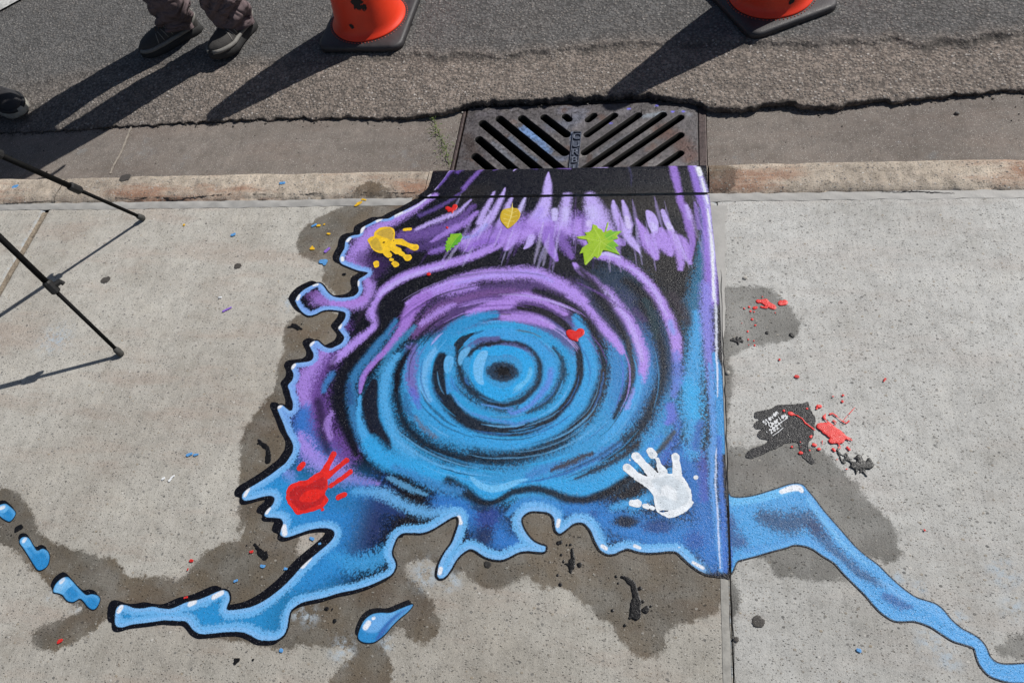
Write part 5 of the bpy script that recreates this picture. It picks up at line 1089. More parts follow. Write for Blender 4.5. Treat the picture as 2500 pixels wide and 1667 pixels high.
# ------------------------------------------------------------------ people
def shoe(parent, name, x, y, z, hd, mats, Ln=.285, side=1, pitch=0.):
    root = empty(name, (x, y, z + .30 * Ln * math.sin(pitch)), hd); root.rotation_euler = (0, -pitch, hd); root.parent = parent; root.matrix_parent_inverse = Matrix.Translation(-Vector(parent.location))
    ss = np.linspace(0, 1, 30)
    wf = lambda s: np.interp(s, [0, .03, .12, .3, .5, .66, .8, .9, .96, 1], [.014, .030, .037, .038, .044, .052, .049, .038, .025, .005])
    of = lambda s: side * np.interp(s, [0, .4, .7, 1], [0, -.003, .004, -.004])
    hf = lambda s: np.interp(s, [0, .05, .2, .34, .5, .65, .8, .92, 1], [.070, .086, .085, .082, .070, .058, .050, .040, .024])
    bm = bmesh.new(); rings = []
    for s in ss:
        w, h, o = wf(s), hf(s), of(s); r = []
        for k in range(20):
            a = math.pi * (k / 19); cy = math.cos(a); cz = math.sin(a); r.append((s * Ln - .35 * Ln, o + w * math.copysign(abs(cy) ** .75, cy), .022 + h * abs(cz) ** .8))
        rings.append(r)
    vr = [[bm.verts.new(p) for p in r] for r in rings]
    for a, b in zip(vr, vr[1:]):
        for k in range(19): bm.faces.new((a[k], a[k + 1], b[k + 1], b[k]))
    bm.faces.new(vr[0]); bm.faces.new(vr[-1][::-1])
    up = bm_obj('upper', bm, mats[0], root, True)
    bm = bmesh.new(); lay = []
    for z0, e in ((0, .002), (.004, .006), (.018, .006), (.030, .004), (.034, -.001)):
        o = []
        for s in list(ss) : o.append((s * Ln - .35 * Ln + (e if s > .97 else -e if s < .02 else 0), of(s) + wf(s) + e, z0 + .006 * (s > .9) * (s - .9) * 10))
        for s in list(ss[::-1]): o.append((s * Ln - .35 * Ln + (e if s > .97 else -e if s < .02 else 0), of(s) - wf(s) - e, z0 + .006 * (s > .9) * (s - .9) * 10))
        lay.append(o)
    loft(bm, lay); bm_obj('sole', bm, mats[1], root, True)
    # grey guard that wraps the lower edge of the upper
    bm = bmesh.new()
    for sg in (1, -1):
        tube(bm, [(s * Ln - .35 * Ln, of(s) + sg * (wf(s) * .99), .034 + .010 * (1 - s) + (.035 * (1 - s / .18) if s < .18 else 0)) for s in np.linspace(.0, .99, 26)], [.0085] * 26, 8)
    bm_obj('guard', bm, mats[2], root, True)
    for k, s in enumerate((.40, .455, .51, .565, .62)):
        z = .022 + hf(s) + .0015; bm = bmesh.new()
        tube(bm, [(s * Ln - .35 * Ln - .006, of(s) - .018, z - .008), (s * Ln - .35 * Ln, of(s), z + .001), (s * Ln - .35 * Ln + .006, of(s) + .018, z - .008)], .0024, 6)
        bm_obj('lace', bm, mats[3], root, True)
    for sg in (1, -1):
        for s0, s1 in ((.34, .42), (.44, .50), (.52, .56), (.60, .62), (.70, .66)):
            pts = []; bm = bmesh.new()
            for t in np.linspace(0, 1, 6):
                s = s0 + (s1 - s0) * t; a = .35 + t * .85; pts.append((s * Ln - .35 * Ln, of(s) + sg * wf(s) * math.cos(a) ** .75, .0225 + hf(s) * math.sin(a) ** .8))
            tube(bm, pts, .0021, 5); bm_obj('overlay_stripe', bm, mats[4], root, True)
    return root
def skin_mesh(name, V, E, Rr, mat, parent, root=0, sub=1):
    me = bpy.data.meshes.new(name); me.from_pydata([tuple(v) for v in V], E, []); o = link(name, me, mat); adopt(o, parent)
    md = o.modifiers.new('skin', 'SKIN'); md.use_smooth_shade = True; md.branch_smoothing = .6
    for i, r in enumerate(Rr):
        me.skin_vertices[0].data[i].radius = (r, r) if not hasattr(r, '__len__') else r
    me.skin_vertices[0].data[root].use_root = True
    ss = o.modifiers.new('sub', 'SUBSURF'); ss.levels = sub; ss.render_levels = sub
    return o
def person(label, ctr, z0, face, feet, mats, seed, cuff=.088, Ln=.285, pitches=(0, 0)):
    """feet: (x, y, heading) of the two ankles, left one of the figure first"""
    root = empty('person', (*ctr, z0), label=label, cat='person')
    F = np.array([math.cos(face), math.sin(face), 0]); Lf = np.array([-F[1], F[0], 0]); U = np.array([0, 0, 1.]); C0 = np.array([*ctr, z0])
    pt = lambda f, l, u: C0 + F * f + Lf * l + U * u
    skin, trou, shirt, hair, shm = mats
    V, E_, Rr = [], [], []
    def add(p, r, pr=None):
        V.append(p); Rr.append(r)
        if pr is not None: E_.append((pr, len(V) - 1))
        return len(V) - 1
    pel = add(pt(0, 0, .94), .13); a = add(pt(.01, 0, 1.08), .125, pel); b = add(pt(.0, 0, 1.24), .14, a); c = add(pt(-.01, 0, 1.38), .13, b); nk = add(pt(0, 0, 1.47), .055, c); n2 = add(pt(.015, 0, 1.53), .055, nk)
    h1 = add(pt(.03, 0, 1.60), (.075, .085), n2); h2 = add(pt(.02, 0, 1.68), (.08, .095), h1); add(pt(.01, 0, 1.74), .06, h2); add(pt(.125, 0, 1.625), .014, h1)
    for i, sg in enumerate((1, -1)):
        s = add(pt(-.01, sg * .16, 1.40), .065, c); e = add(pt(-.03, sg * .23, 1.12), .046, s); e2 = add(pt(.02, sg * .235, 1.0), .04, e); w = add(pt(.07, sg * .235, .88), .028, e2); p = add(pt(.085, sg * .235, .82), (.02, .038), w); k_ = add(pt(.095, sg * .235, .785), (.014, .038), p)
        for j, (of, ln) in enumerate(((-.030, .062), (-.010, .075), (.010, .070), (.030, .055))):
            q = add(pt(.098 - of * .8, sg * .232 , .782), .009, k_); q2 = add(pt(.105 - of, sg * .228, .782 - ln * .55), .0085, q); add(pt(.100 - of, sg * .218, .782 - ln), .007, q2)
        t1 = add(pt(.115, sg * .22, .815), .011, p); add(pt(.135, sg * .205, .785), .009, t1)
        fx_, fy_, hd = feet[i]
        kn = .5 * (pt(0, sg * .095, .98) + np.array([fx_ - .026 * math.cos(hd), fy_ - .026 * math.sin(hd), z0 + .066])) + F * .01
        hp = add(pt(0, sg * .093, .86), .058, pel); k = add(kn, .036, hp); cf = add(.5 * kn + .5 * np.array([fx_ - .026 * math.cos(hd), fy_ - .026 * math.sin(hd), z0 + .07]) + F * .002, .032, k); an = add(np.array([fx_ - .03 * math.cos(hd), fy_ - .03 * math.sin(hd), z0 + .085]), .026, cf); add(np.array([fx_ + .08 * math.cos(hd), fy_ + .08 * math.sin(hd), z0 + .048]), .016, an)
    skin_mesh('body', V, E_, Rr, skin, root)
    # shirt
    V, E_, Rr = [], [], []
    a = add(pt(0, 0, .90), (.135, .175)); b = add(pt(.01, 0, 1.06), (.135, .165), a); c = add(pt(0, 0, 1.24), (.14, .18), b); d = add(pt(-.01, 0, 1.38), (.115, .16), c); add(pt(0, 0, 1.45), .07, d)
    for sg in (1, -1): s = add(pt(-.01, sg * .175, 1.395), .08, d); e = add(pt(-.025, sg * .225, 1.19), .066, s)
    skin_mesh('shirt', V, E_, Rr, shirt, root)
    bm = bmesh.new(); bmesh.ops.create_uvsphere(bm, u_segments=24, v_segments=14, radius=1, matrix=Matrix.Translation(Vector(pt(-.005, 0, 1.70))) @ Matrix.Diagonal((.105, .105, .095, 1)))
    adopt(bm_obj('hair', bm, hair, None, True), root)
    # trousers: two baggy legs with stacked folds above the shoe, and a seat
    bm = bmesh.new()
    for i, sg in enumerate((1, -1)):
        fx_, fy_, hd = feet[i]; an = np.array([fx_ - .026 * math.cos(hd), fy_ - .026 * math.sin(hd), z0 + .066]); hp = pt(0, sg * .095, .98); kn = .5 * (an + hp) + F * .02
        rings = []
        for t in np.concatenate([np.linspace(0, .32, 46), np.linspace(.34, 1, 24)]):
            p = an * (1 - t) ** 2 + 2 * kn * t * (1 - t) + hp * t * t; z = t * .9
            r0_ = np.interp(t, [0, .04, .12, .25, .5, .8, 1], [cuff * .74, cuff * .92, cuff * 1.0, cuff * .92, .074, .084, .092]); ring = []
            for k in range(48):
                th = 2 * math.pi * k / 48; ph = th - hd
                wv = math.exp(-z / .24)
                slant = .030 * math.sin(ph + 1.1 + seed + i * .9) + .016 * math.sin(2 * ph + seed * 1.7)
                q = (z + slant) / (.052 + .012 * math.sin(ph + i)); fold = 1 - abs(math.sin(math.pi * q)) ** .7
                amp = .46 * wv * (.55 + .45 * math.sin(ph * 1.5 + z * 21 + seed + i * 2))
                rr = r0_ * (1 - amp * fold + .02 * math.sin(3 * th + z * 14 + seed) + .035 * wv * math.sin(5 * ph + z * 60) + .03 * (float(vnoise(np.array(ph * .1 + i), np.array(z), .03, 3)) - .5) * wv)
                front = .022 * max(0, math.cos(ph)) * math.exp(-z / .05)
                ring.append(tuple(p + np.array([math.cos(th), math.sin(th), 0]) * rr + np.array([math.cos(hd), math.sin(hd), 0]) * front + U * (.008 * wv * math.sin(ph * 2 + seed) - (.03 * max(0, -math.cos(ph)) if t == 0 else 0))))
            rings.append(ring)
        loft(bm, rings, (False, True))
    loft(bm, [[tuple(pt(.125 * s * math.cos(t_) , .19 * s * math.sin(t_), u)) for t_ in [2 * math.pi * k / 32 for k in range(32)]] for u, s in ((.78, .3), (.83, .8), (.90, 1.0), (.98, 1.0), (1.04, .92))])
    adopt(bm_obj('trousers', bm, trou, None, True), root)
    for i, sg in enumerate((1, -1)):
        fx_, fy_, hd = feet[i]; shoe(root, 'shoe', fx_, fy_, z0, hd, shm, Ln, side=sg, pitch=pitches[i])
    return root
M_SKIN = plain('skin', (.45, .26, .18), .55, .1, 60)
def cloth(name, c):
    n = NT(name, .9, .2); f = n.noise(60, 5, .65); w = n.noise(900, 2)
    cc = n.mix(1., c, n.ramp(n.mth('ADD', n.mth('MULTIPLY', f, .6), n.mth('MULTIPLY', w, .4)), [(.3, (.7,) * 3), (.5, (1,) * 3), (.7, (1.3,) * 3)]), 'MULTIPLY')
    cr = n.noise(9, 1, .4, n.mapped((1, 1, 1.9)), 1.2); cr2 = n.noise(20, 1, .4, n.mapped((1, 1, 2)), .8)
    return n.out(cc, .9, n.bump(n.mth('ADD', w, f), .35, .0015, n.bump(n.mth('ADD', n.mth('MULTIPLY', n.mth('ABSOLUTE', n.mth('SUBTRACT', cr, .5)), 2.), n.mth('MULTIPLY', cr2, .15)), .9, .030)))
z_at = lambda y: -.0855
R1, R2 = at('T1', [(1590, 240)], -.085)[0], at('T1', [(1180, 265)], -.085)[0]
SH1 = (plain('shoe_upper', alb(66, 64, 62), .8, .35, 120, 0, .5), plain('shoe_sole', alb(50, 50, 50), .85, .3, 60), plain('shoe_guard', alb(132, 130, 125), .8, .2, 80, 0, .3), plain('shoe_lace', alb(110, 84, 60), .8, .5, 200), plain('shoe_stripe', alb(136, 132, 126), .6, .2, 80))
person('person in mauve grey trousers and trail shoes standing on the road', (-1.80, 2.47), -.086, math.radians(-128), [(-1.700, 2.455, math.radians(-106)), (-1.990, 2.482, math.radians(-139))],
       (M_SKIN, cloth('trouser_cloth', alb(116, 102, 104)), cloth('shirt_cloth', (.12, .13, .15)), plain('hair', (.04, .03, .02), .7), SH1), 1.3, pitches=(math.radians(6), 0), Ln=.268)
SH2 = (plain('black_shoe_upper', alb(44, 43, 46), .7, .3, 120, 0, .5), plain('pale_shoe_sole', alb(168, 166, 156), .7, .25, 60), plain('black_guard', alb(36, 36, 38), .6, .3, 60), plain('black_lace', alb(40, 40, 46), .8, .4, 200), plain('black_stripe', alb(70, 70, 74), .6, .2, 80))
t2 = at('T1', [(172, 765)], -.088)[0]; hd2 = math.radians(-24); f2 = t2 - .178 * np.array([math.cos(hd2), math.sin(hd2)])
person('person in a black pale soled shoe stepping in at the left edge', (f2[0] - .15, f2[1] - .08), -.088, hd2, [(f2[0], f2[1], hd2), (f2[0] - .22, f2[1] - .20, hd2 - .25)],
       (M_SKIN, cloth('dark_trouser_cloth', alb(56, 54, 64)), cloth('grey_shirt_cloth', (.2, .2, .2)), plain('dark_hair', (.03, .02, .015), .7), SH2), 4.1, .07, .285)

# ------------------------------------------------------------------ tripod
HUB = np.array([-1.778, 1.11, .80])
trip = empty('tripod', (HUB[0], HUB[1], 0), label='thin black tripod with telescoping legs standing on the pavement at the left edge', cat='tripod')
M_BLK = plain('black_metal', (.008, .008, .008), .6, .3, 60, spec=.06); M_CLP = plain('black_plastic', (.012, .012, .012), .65, .3, 120, 0, .3); M_FT = plain('grey_rubber', alb(74, 73, 70), .8, .3, 90)
for ft in ((-1.663, 1.403, 0.004), (-1.517, .883, .004), (-2.12, 1.05, .004)):
    ft = np.array(ft); d = HUB - ft; P_ = lambda t: tuple(ft + d * t); bm = bmesh.new()
    tube(bm, [P_(.0), P_(.31)], .0058, 12); tube(bm, [P_(.30), P_(.60)], .0085, 12); tube(bm, [P_(.59), P_(1.0)], .0105, 12)
    lg = adopt(bm_obj('leg', bm, M_BLK, None, True), trip)
    for t, r in ((.305, .0135), (.595, .0155)):
        bm = bmesh.new(); tube(bm, [P_(t - .022), P_(t - .018), P_(t + .018), P_(t + .024)], [r * .7, r, r, r * .8], 10)
        sd = np.cross(d, [0, 0, 1.]); sd /= np.linalg.norm(sd); c0 = ft + d * t
        tube(bm, [tuple(c0 + sd * r * .5), tuple(c0 + sd * r * 1.9), tuple(c0 + sd * r * 2.1 - d * .012)], [r * .62, r * .6, r * .45], 8)
        o = bm_obj('clamp', bm, M_CLP, None, False); o.parent = lg; o.matrix_parent_inverse = lg.matrix_world.inverted() if False else Matrix.Identity(4)
    bm = bmesh.new(); tube(bm, [P_(-.004), P_(.002), P_(.022), P_(.030)], [.007, .0102, .0098, .0068], 12)
    o = bm_obj('foot', bm, M_FT, None, True); o.parent = lg
bm = bmesh.new(); tube(bm, [HUB - [0, 0, .02], HUB, HUB + [0, 0, .03]], [.02, .028, .022], 16); tube(bm, [HUB + [0, 0, .03], HUB + [0, 0, .14]], .011, 12); adopt(bm_obj('column', bm, M_BLK, None, True), trip)
bm = bmesh.new(); box(bm, HUB[0] - .02, HUB[0] + .02, HUB[1] - .022, HUB[1] + .022, HUB[2] + .14, HUB[2] + .18, .005); adopt(bm_obj('head', bm, M_CLP), trip)

# ------------------------------------------------------------------ paint islands on the walk
def lay(w, m, h, base):
    global L
    L = Layer(w[:, 0].min() - m, w[:, 0].max() + m, w[:, 1].min() - m, w[:, 1].max() + m, h, base)
def drop(label, reg, poly, fn, sh=(-.010, .009)):
    w = at(reg, poly); lay(w, .03, .0012, alb(46, 140, 206)); d0 = L.sdf(catmull(w, 4, True), .04)
    fn(); e = sstep(.012, .002, d0) * .5 * sstep(0, .02, L.Y - w[:, 1].mean() + .02); v = e[..., None]; L.c[:] = L.c * (1 - v) + PBL * v
    d = d0 + .0022
    for t in (.33, .66, 1): d = np.maximum(d, np.roll(np.roll(d0, int(round(sh[0] * t / L.h)), 1), int(round(sh[1] * t / L.h)), 0))
    v = sstep(.001, -.001, d0)[..., None]; L.c[:] = L.c * (1 - v) + KBL * .7 * v
    return fn, L.mesh('painted_droplet', d, Z1, M_DRYP, None, label=label, cat='painted droplet', group='painted water droplets on the pavement')
def gl(reg, lst):
    for a, b, w in lst: L.stroke(at(reg, [a, b]), w * REG[reg][2], WHI, 1, .35, 0, False)
def d1(): FL('I', [(-30, 350), (20, 330), (60, 345), (40, 380), (0, 380)], PBL, .9, .003, .2); gl('I', [((10, 350), (25, 345), 22)])
drop('small blue painted droplet cut by the left edge', 'I', [(-45, 345), (0, 330), (40, 322), (72, 342), (106, 376), (106, 402), (82, 435), (60, 442), (20, 420), (-10, 395), (-40, 380)], d1)
def d2(): FL('I', [(145, 590), (160, 558), (200, 568), (225, 610), (190, 625), (160, 615)], PBL, .9, .003, .2); gl('I', [((168, 580), (176, 568), 22)])
drop('blue painted droplet shaped like a bent drumstick, second from the left edge', 'I', [(140, 590), (150, 560), (180, 552), (206, 566), (238, 620), (262, 648), (300, 634), (336, 656), (346, 700), (332, 750), (300, 776), (268, 780), (240, 745), (200, 680), (168, 630)], d2)
def d3(): FL('I', [(380, 930), (395, 880), (440, 840), (480, 850), (500, 890), (440, 920), (420, 945)], alb(140, 200, 246), .95, .003, .1); FL('I', [(480, 850), (520, 870), (480, 910), (430, 960), (420, 935)], PBL, .8, .003, .2); gl('I', [((428, 862), (440, 848), 26)])
drop('long blue painted droplet with a thick black rim, next to the tail of the mural', 'I', [(374, 930), (390, 880), (430, 842), (470, 830), (502, 856), (550, 910), (600, 955), (640, 950), (680, 960), (697, 986), (682, 1030), (655, 1054), (620, 1040), (580, 992), (555, 980), (512, 1002), (470, 992), (440, 955), (412, 942)], d3, (-.013, .011))
def d4():
    FL('E', [(960, 1350), (1020, 1290), (1120, 1280), (1190, 1270), (1120, 1340), (1060, 1400), (980, 1400)], alb(112, 176, 236), .9, .006, .2); FL('E', [(1180, 1290), (1300, 1215), (1200, 1310), (1110, 1410), (1050, 1460), (1090, 1380)], alb(56, 92, 170), .8, .006, .5)
    gl('E', [((978, 1368), (996, 1342), 34), ((1030, 1308), (1036, 1306), 18)])
drop('blue painted teardrop with a pointed tail below the mural', 'E', [(926, 1432), (940, 1380), (970, 1322), (1020, 1282), (1080, 1270), (1150, 1270), (1220, 1242), (1305, 1212), (1275, 1258), (1212, 1310), (1160, 1362), (1110, 1420), (1042, 1470), (980, 1476), (940, 1460)], d4, (-.009, .010))

# painted black hand with the signature
gp = [(240, 370), (258, 325), (380, 302), (470, 285), (540, 240), (640, 222), (800, 216), (950, 204), (1000, 185), (1026, 215), (1050, 300), (1100, 380), (1120, 450), (1105, 560), (1080, 700), (1035, 750), (1020, 850), (1050, 950), (1105, 1030), (1085, 1072), (1020, 1050), (950, 980), (900, 900), (880, 800), (850, 760), (780, 758), (700, 772), (600, 832), (480, 880), (350, 942), (220, 992), (140, 985), (115, 940), (150, 890), (280, 830), (400, 780), (440, 735), (380, 722), (312, 700), (285, 650), (310, 600), (350, 576), (282, 570), (240, 520), (268, 470), (322, 450), (300, 430), (252, 410)]
w = at('K', gp); lay(w, .02, .001, alb(26, 26, 31))
for p in [(330, 650), (1000, 950), (300, 520)]: BL('K', p, 120, 90, alb(52, 52, 54), .6, 0, .9, .8)
gd = L.sdf(catmull(w, 4, True), .03) + (fbm(L.X, L.Y, .006, 3, 2) - .5) * .004
glove = L.mesh('painted_hand', gd, Z1, M_PAINT, None, label='black painted hand pointing left with a white signature, right of the mural', cat='painted hand')
GL = dict(S=[[(.8, .85), (.5, 1), (.15, .85), (.2, .6), (.7, .4), (.75, .12), (.4, 0), (.05, .12)]], t=[[(.35, .95), (.35, .1), (.6, 0)], [(.05, .65), (.7, .68)]], e=[[(.1, .35), (.75, .38), (.6, .65), (.3, .65), (.1, .3), (.35, 0), (.75, .1)]],
          v=[[(.05, .62), (.35, 0), (.75, .65)]], n=[[(.1, .62), (.12, 0)], [(.12, .4), (.4, .62), (.65, .5), (.68, 0)]], C=[[(.8, .85), (.4, 1), (.05, .55), (.2, .08), (.6, 0), (.85, .2)]], h=[[(.1, 1), (.1, 0)], [(.1, .4), (.4, .6), (.62, .45), (.64, 0)]],
          a=[[(.65, .6), (.3, .65), (.05, .3), (.3, 0), (.62, .25), (.65, .6), (.7, 0)]], r=[[(.12, .62), (.14, 0)], [(.14, .4), (.4, .62), (.62, .58)]], l=[[(.3, 1), (.28, .1), (.45, 0)]], y=[[(.05, .62), (.3, .15), (.62, .2)], [(.7, .65), (.6, 0), (.35, -.4), (.0, -.3)]])
GL['2'] = [[(.1, .8), (.4, 1), (.7, .75), (.4, .35), (.05, 0), (.8, .02)]]; GL['0'] = [[(.4, 1), (.1, .6), (.15, .15), (.45, 0), (.72, .4), (.65, .85), (.4, 1)]]; GL['1'] = [[(.3, .8), (.5, 1), (.48, 0)]]; GL["'"] = [[(.3, 1), (.25, .75)]]
cl = []
def write(txt, o, e, hgt):
    o, e = np.array(o, float), np.array(e, float); u = e - o; n_ = len(txt); st = u / n_; un_ = u / np.linalg.norm(u); v = np.array([un_[1], -un_[0]]) * hgt
    for i, chx in enumerate(txt):
        for sg in GL[chx]:
            q = [o + st * (i + .05 + .9 * x) + v * y for x, y in sg]
            for a, b in zip(q, q[1:]): cl.append((tuple(a), tuple(b), 4.6, 4.6))
write('Steven', (395, 520), (600, 345), 62); write('Charley', (470, 555), (715, 385), 62); write("'2021'", (440, 672), (690, 500), 62)
for a, b in [((505, 572), (600, 500)), ((600, 500), (710, 420)), ((710, 420), (722, 385)), ((510, 670), (585, 620)), ((585, 620), (655, 558))]: cl.append((a, b, 4.6, 4.6))
w = at('K', [c[0] for c in cl] + [c[1] for c in cl]); lay(w, .01, .0006, alb(226, 228, 230))
sg = L.mesh('signature', union_sdf(caps('K', cl), .0002), Z2, M_DRYP, None); sg.parent = glove

def splat(label, cat, group, reg, lst, col, h=.001, dome=.0007, jit=.0018, mat=None, name='paint_splatter', z=Z1):
    lst = [(c if len(c) == 4 else (c[0], c[0], c[1], c[1])) for c in lst]
    w = at(reg, [c[0] for c in lst] + [c[1] for c in lst]); mr = max(max(c[2], c[3]) for c in lst) * REG[reg][2] * .0014; lay(w, mr + .012, h, col)
    L.c *= (1 + .25 * (fbm(L.X, L.Y, .01, 2)[..., None] - .5))
    return L.mesh(name, union_sdf(caps(reg, lst), jit), z, mat or M_WETP, None, dome=dome, smooth=True, label=label, cat=cat, group=group)
BKP = alb(24, 23, 24); GB = 'black paint spills on the damp concrete'; GR_ = 'red paint spills right of the mural'
splat('black paint drip with a round end, left of the mural above the red handprint', 'paint spill', GB, 'E', [((235, 70), (255, 95), 9, 11), ((262, 98), (295, 125), 12, 13), ((295, 125), (302, 175), 12, 16), ((300, 180), (300, 212), 19, 20), ((228, 92), 5), ((270, 115), 6)], BKP)
splat('black paint blot beside a red dot, below the red handprint', 'paint spill', GB, 'E', [((205, 795), (232, 828), 8, 12), ((242, 845), (278, 880), 20, 24), ((240, 792), 7), ((192, 762), 5), ((150, 800), 4), ((180, 775), 5), ((285, 845), (290, 850), 6, 5)], BKP)
splat('black splatter with many dots under the round bite of the mural edge', 'paint spill', GB, 'J', [((1372, 280), (1388, 276), 10, 10), ((1420, 290), 6), ((1441, 290), 6), ((1450, 316), (1454, 370), 8, 11), ((1448, 380), (1445, 412), 17, 17), ((1490, 398), 13), ((1402, 380), 9), ((1440, 432), (1446, 452), 6, 3), ((1390, 345), 6), ((1370, 455), 9), ((1384, 510), 10), ((1412, 392), (1430, 400), 4, 6)], BKP)
splat('largest black spill with a long trail, lowest on the middle slab', 'paint spill', GB, 'J', [((1722, 465), (1735, 470), 9, 9), ((1750, 478), (1782, 505), 13, 17), ((1786, 520), (1800, 580), 17, 20), ((1800, 600), (1794, 668), 27, 32), ((1820, 528), 11), ((1858, 638), (1848, 648), 15, 18), ((1700, 500), 7), ((1690, 462), 6), ((1670, 648), 9), ((1736, 730), 9), ((1650, 470), 6), ((1880, 625), 6), ((1765, 690), 7), ((1835, 600), 8)], BKP)
splat('small black blot under the purple lobe on the left flank of the mural', 'paint spill', GB, 'C', [((205, 368), (255, 360), 7, 14), ((262, 356), (292, 382), 18, 16), ((300, 372), (322, 384), 9, 8), ((325, 340), 7), ((240, 340), (250, 350), 6, 8)], BKP)
splat('black blot between the two leftmost blue droplets', 'paint spill', GB, 'I', [((122, 495), (142, 485), 20, 18), ((110, 510), 9), ((80, 540), 6), ((150, 488), 8)], BKP)
splat('tiny black blot near the bottom of the middle slab, below the tail of the mural', 'paint spill', GB, 'I', [((1640, 1428), (1655, 1410), 13, 14), ((1663, 1405), 8), ((1635, 1400), 6)], BKP)
splat('black dot right of the tiny blot near the bottom of the middle slab', 'paint spill', GB, 'I', [((1760, 1410), (1764, 1410), 9, 9)], BKP)
splat('black dot with a smaller dot at its side, above the painted teardrop', 'paint spill', GB, 'J', [((100, 640), (112, 640), 9, 9), ((138, 641), 5)], BKP)
splat('single black dot just above the upper left of the painted teardrop', 'paint spill', GB, 'J', [((150, 706), (154, 706), 10, 10)], BKP)
splat('single black dot in the notch right under the yellow handprint', 'paint spill', GB, 'A', [((590, 1228), (604, 1228), 13, 14)], BKP)
splat('ragged black mark against the right edge of the mural', 'paint spill', GB, 'G', [((105, 515), (178, 522), 10, 9), ((140, 498), (150, 540), 8, 6), ((120, 505), 8), ((165, 500), 6)], BKP, jit=.003)
splat('small black dot inside the damp patch under the smaller red splatter', 'paint spill', GB, 'G', [((347, 465), (354, 465), 10, 10)], BKP)
splat('black dot on the right rim of the damp patch under the smaller red splatter', 'paint spill', GB, 'G', [((515, 478), (530, 486), 13, 12)], BKP)
fr = []
for k in range(46):
    a = random.uniform(0, 6.28); r = random.uniform(95, 150); fr.append(((1780 + r * .95 * math.cos(a), 1075 + r * .8 * math.sin(a)), random.uniform(5, 16)))
for k in range(26):
    t = random.random(); fr.append(((1440 + 200 * t + random.uniform(-40, 60), 890 + 170 * t + random.uniform(-40, 60)), random.uniform(5, 14)))
splat('glossy black puddle of paint with a ragged rim beside the red spill', 'paint spill', GB, 'K', [((1690, 1095), (1870, 1095), 62, 66), ((1740, 960), (1770, 1050), 36, 60), ((1890, 1000), (1935, 1085), 20, 22), ((1800, 1180), (1860, 1250), 22, 8), ((1710, 1170), (1700, 1230), 24, 8), ((1620, 1110), (1680, 1100), 18, 40), ] + fr[:46], alb(30, 31, 32), dome=.0012, jit=.0028)
splat('ragged black streak between the red spill and the glossy black puddle', 'paint spill', GB, 'K', [((1440, 870), (1500, 1050), 12, 14), ((1470, 980), (1530, 1060), 12, 10), ((1530, 920), (1560, 1000), 8, 9), ((1570, 940), (1620, 1040), 8, 10), ((1500, 1000), (1600, 1030), 5, 5)] + fr[46:62], alb(30, 31, 32), jit=.003)
splat('large red spill with thin threads, on the fingertips side of the black painted hand', 'paint spill', GR_, 'K',
      [((1200, 545), (1290, 545), 58, 62), ((1290, 570), (1450, 690), 92, 95), ((1350, 745), (1470, 735), 42, 45), ((1525, 685), (1560, 700), 34, 26), ((1560, 700), (1600, 735), 14, 5),        ((1510, 92), 18), ((1508, 180), 16), ((1265, 355), (1240, 410), 10, 8), ((1240, 410), (1300, 480), 10, 14), ((1380, 460), (1420, 480), 13, 10), ((1400, 500), 10),
       ((780, 830), 16), ((1040, 882), 15), ((1215, 745), (1218, 800), 14, 6), ((905, 765), 12), ((1450, 838), 15), ((1000, 285), 13), ((670, 310), 17), ((910, 830), 10), ((1430, 1010), 8), ((1300, 125), (1310, 122), 5, 5), ((1360, 112), (1380, 108), 6, 6), ((1420, 95), 6), ((1270, 150), 4), ((1640, 740), (1600, 700), 4, 8), ((1460, 800), (1480, 850), 8, 6), ((930, 18), 10), ((1560, 1150), (1600, 1140), 8, 6)], alb(236, 62, 58), .0009, .0009, .0020, z=Z2)
splat('red drop with a long thread trailing across the black painted hand', 'paint spill', GR_, 'K', [((752, 350), (775, 355), 26, 30), ((775, 355), (860, 385), 14, 7), ((860, 385), (930, 425), 7, 8), ((930, 425), (975, 490), 10, 7), ((975, 490), (1030, 530), 9, 8), ((1030, 530), (1110, 590), 7, 10)], alb(236, 62, 58), .0009, .0009, .001, z=Z2)
RK = alb(236, 62, 58)
splat('thin red squiggle of paint curling above the large red spill', 'paint spill', GR_, 'K', [((1330, 362), (1360, 350), 12, 8), ((1360, 350), (1420, 390), 8, 10), ((1420, 390), (1500, 462), 6, 6), ((1500, 462), (1560, 492), 6, 6), ((1560, 492), (1600, 460), 6, 13), ((1525, 475), 14), ((1700, 250), (1600, 360), 2.5, 4), ((1600, 360), (1510, 462), 4, 5)], RK, .0009, .0009, .001, z=Z2)
for cp, lab in [([((1050, 690), (1060, 680), 20, 16)], 'red drop on the wrist of the black painted hand'), ([((1095, 800), (1120, 808), 22, 18)], 'red drop left below the large red spill, upper of two'), ([((1165, 862), (1176, 862), 22, 20)], 'red drop left below the large red spill, lower of two'),
                ([((905, 915), (925, 920), 22, 18)], 'red drop at the left side of the lowest black painted finger'), ([((1375, 860), (1395, 888), 18, 14)], 'red drop straight below the large red spill'), ([((1580, 838), (1605, 868), 18, 16)], 'red drop between the large red spill and the glossy black puddle')]:
    splat(lab, 'paint spill', GR_, 'K', cp, RK, .0009, .0009, .0012, z=Z2)
splat('plump red drop above the large red spill', 'paint spill', GR_, 'K', [((1160, 250), (1185, 250), 26, 26), ((1138, 285), 12)], alb(236, 62, 58), .0009, .0009, .001, z=Z2)
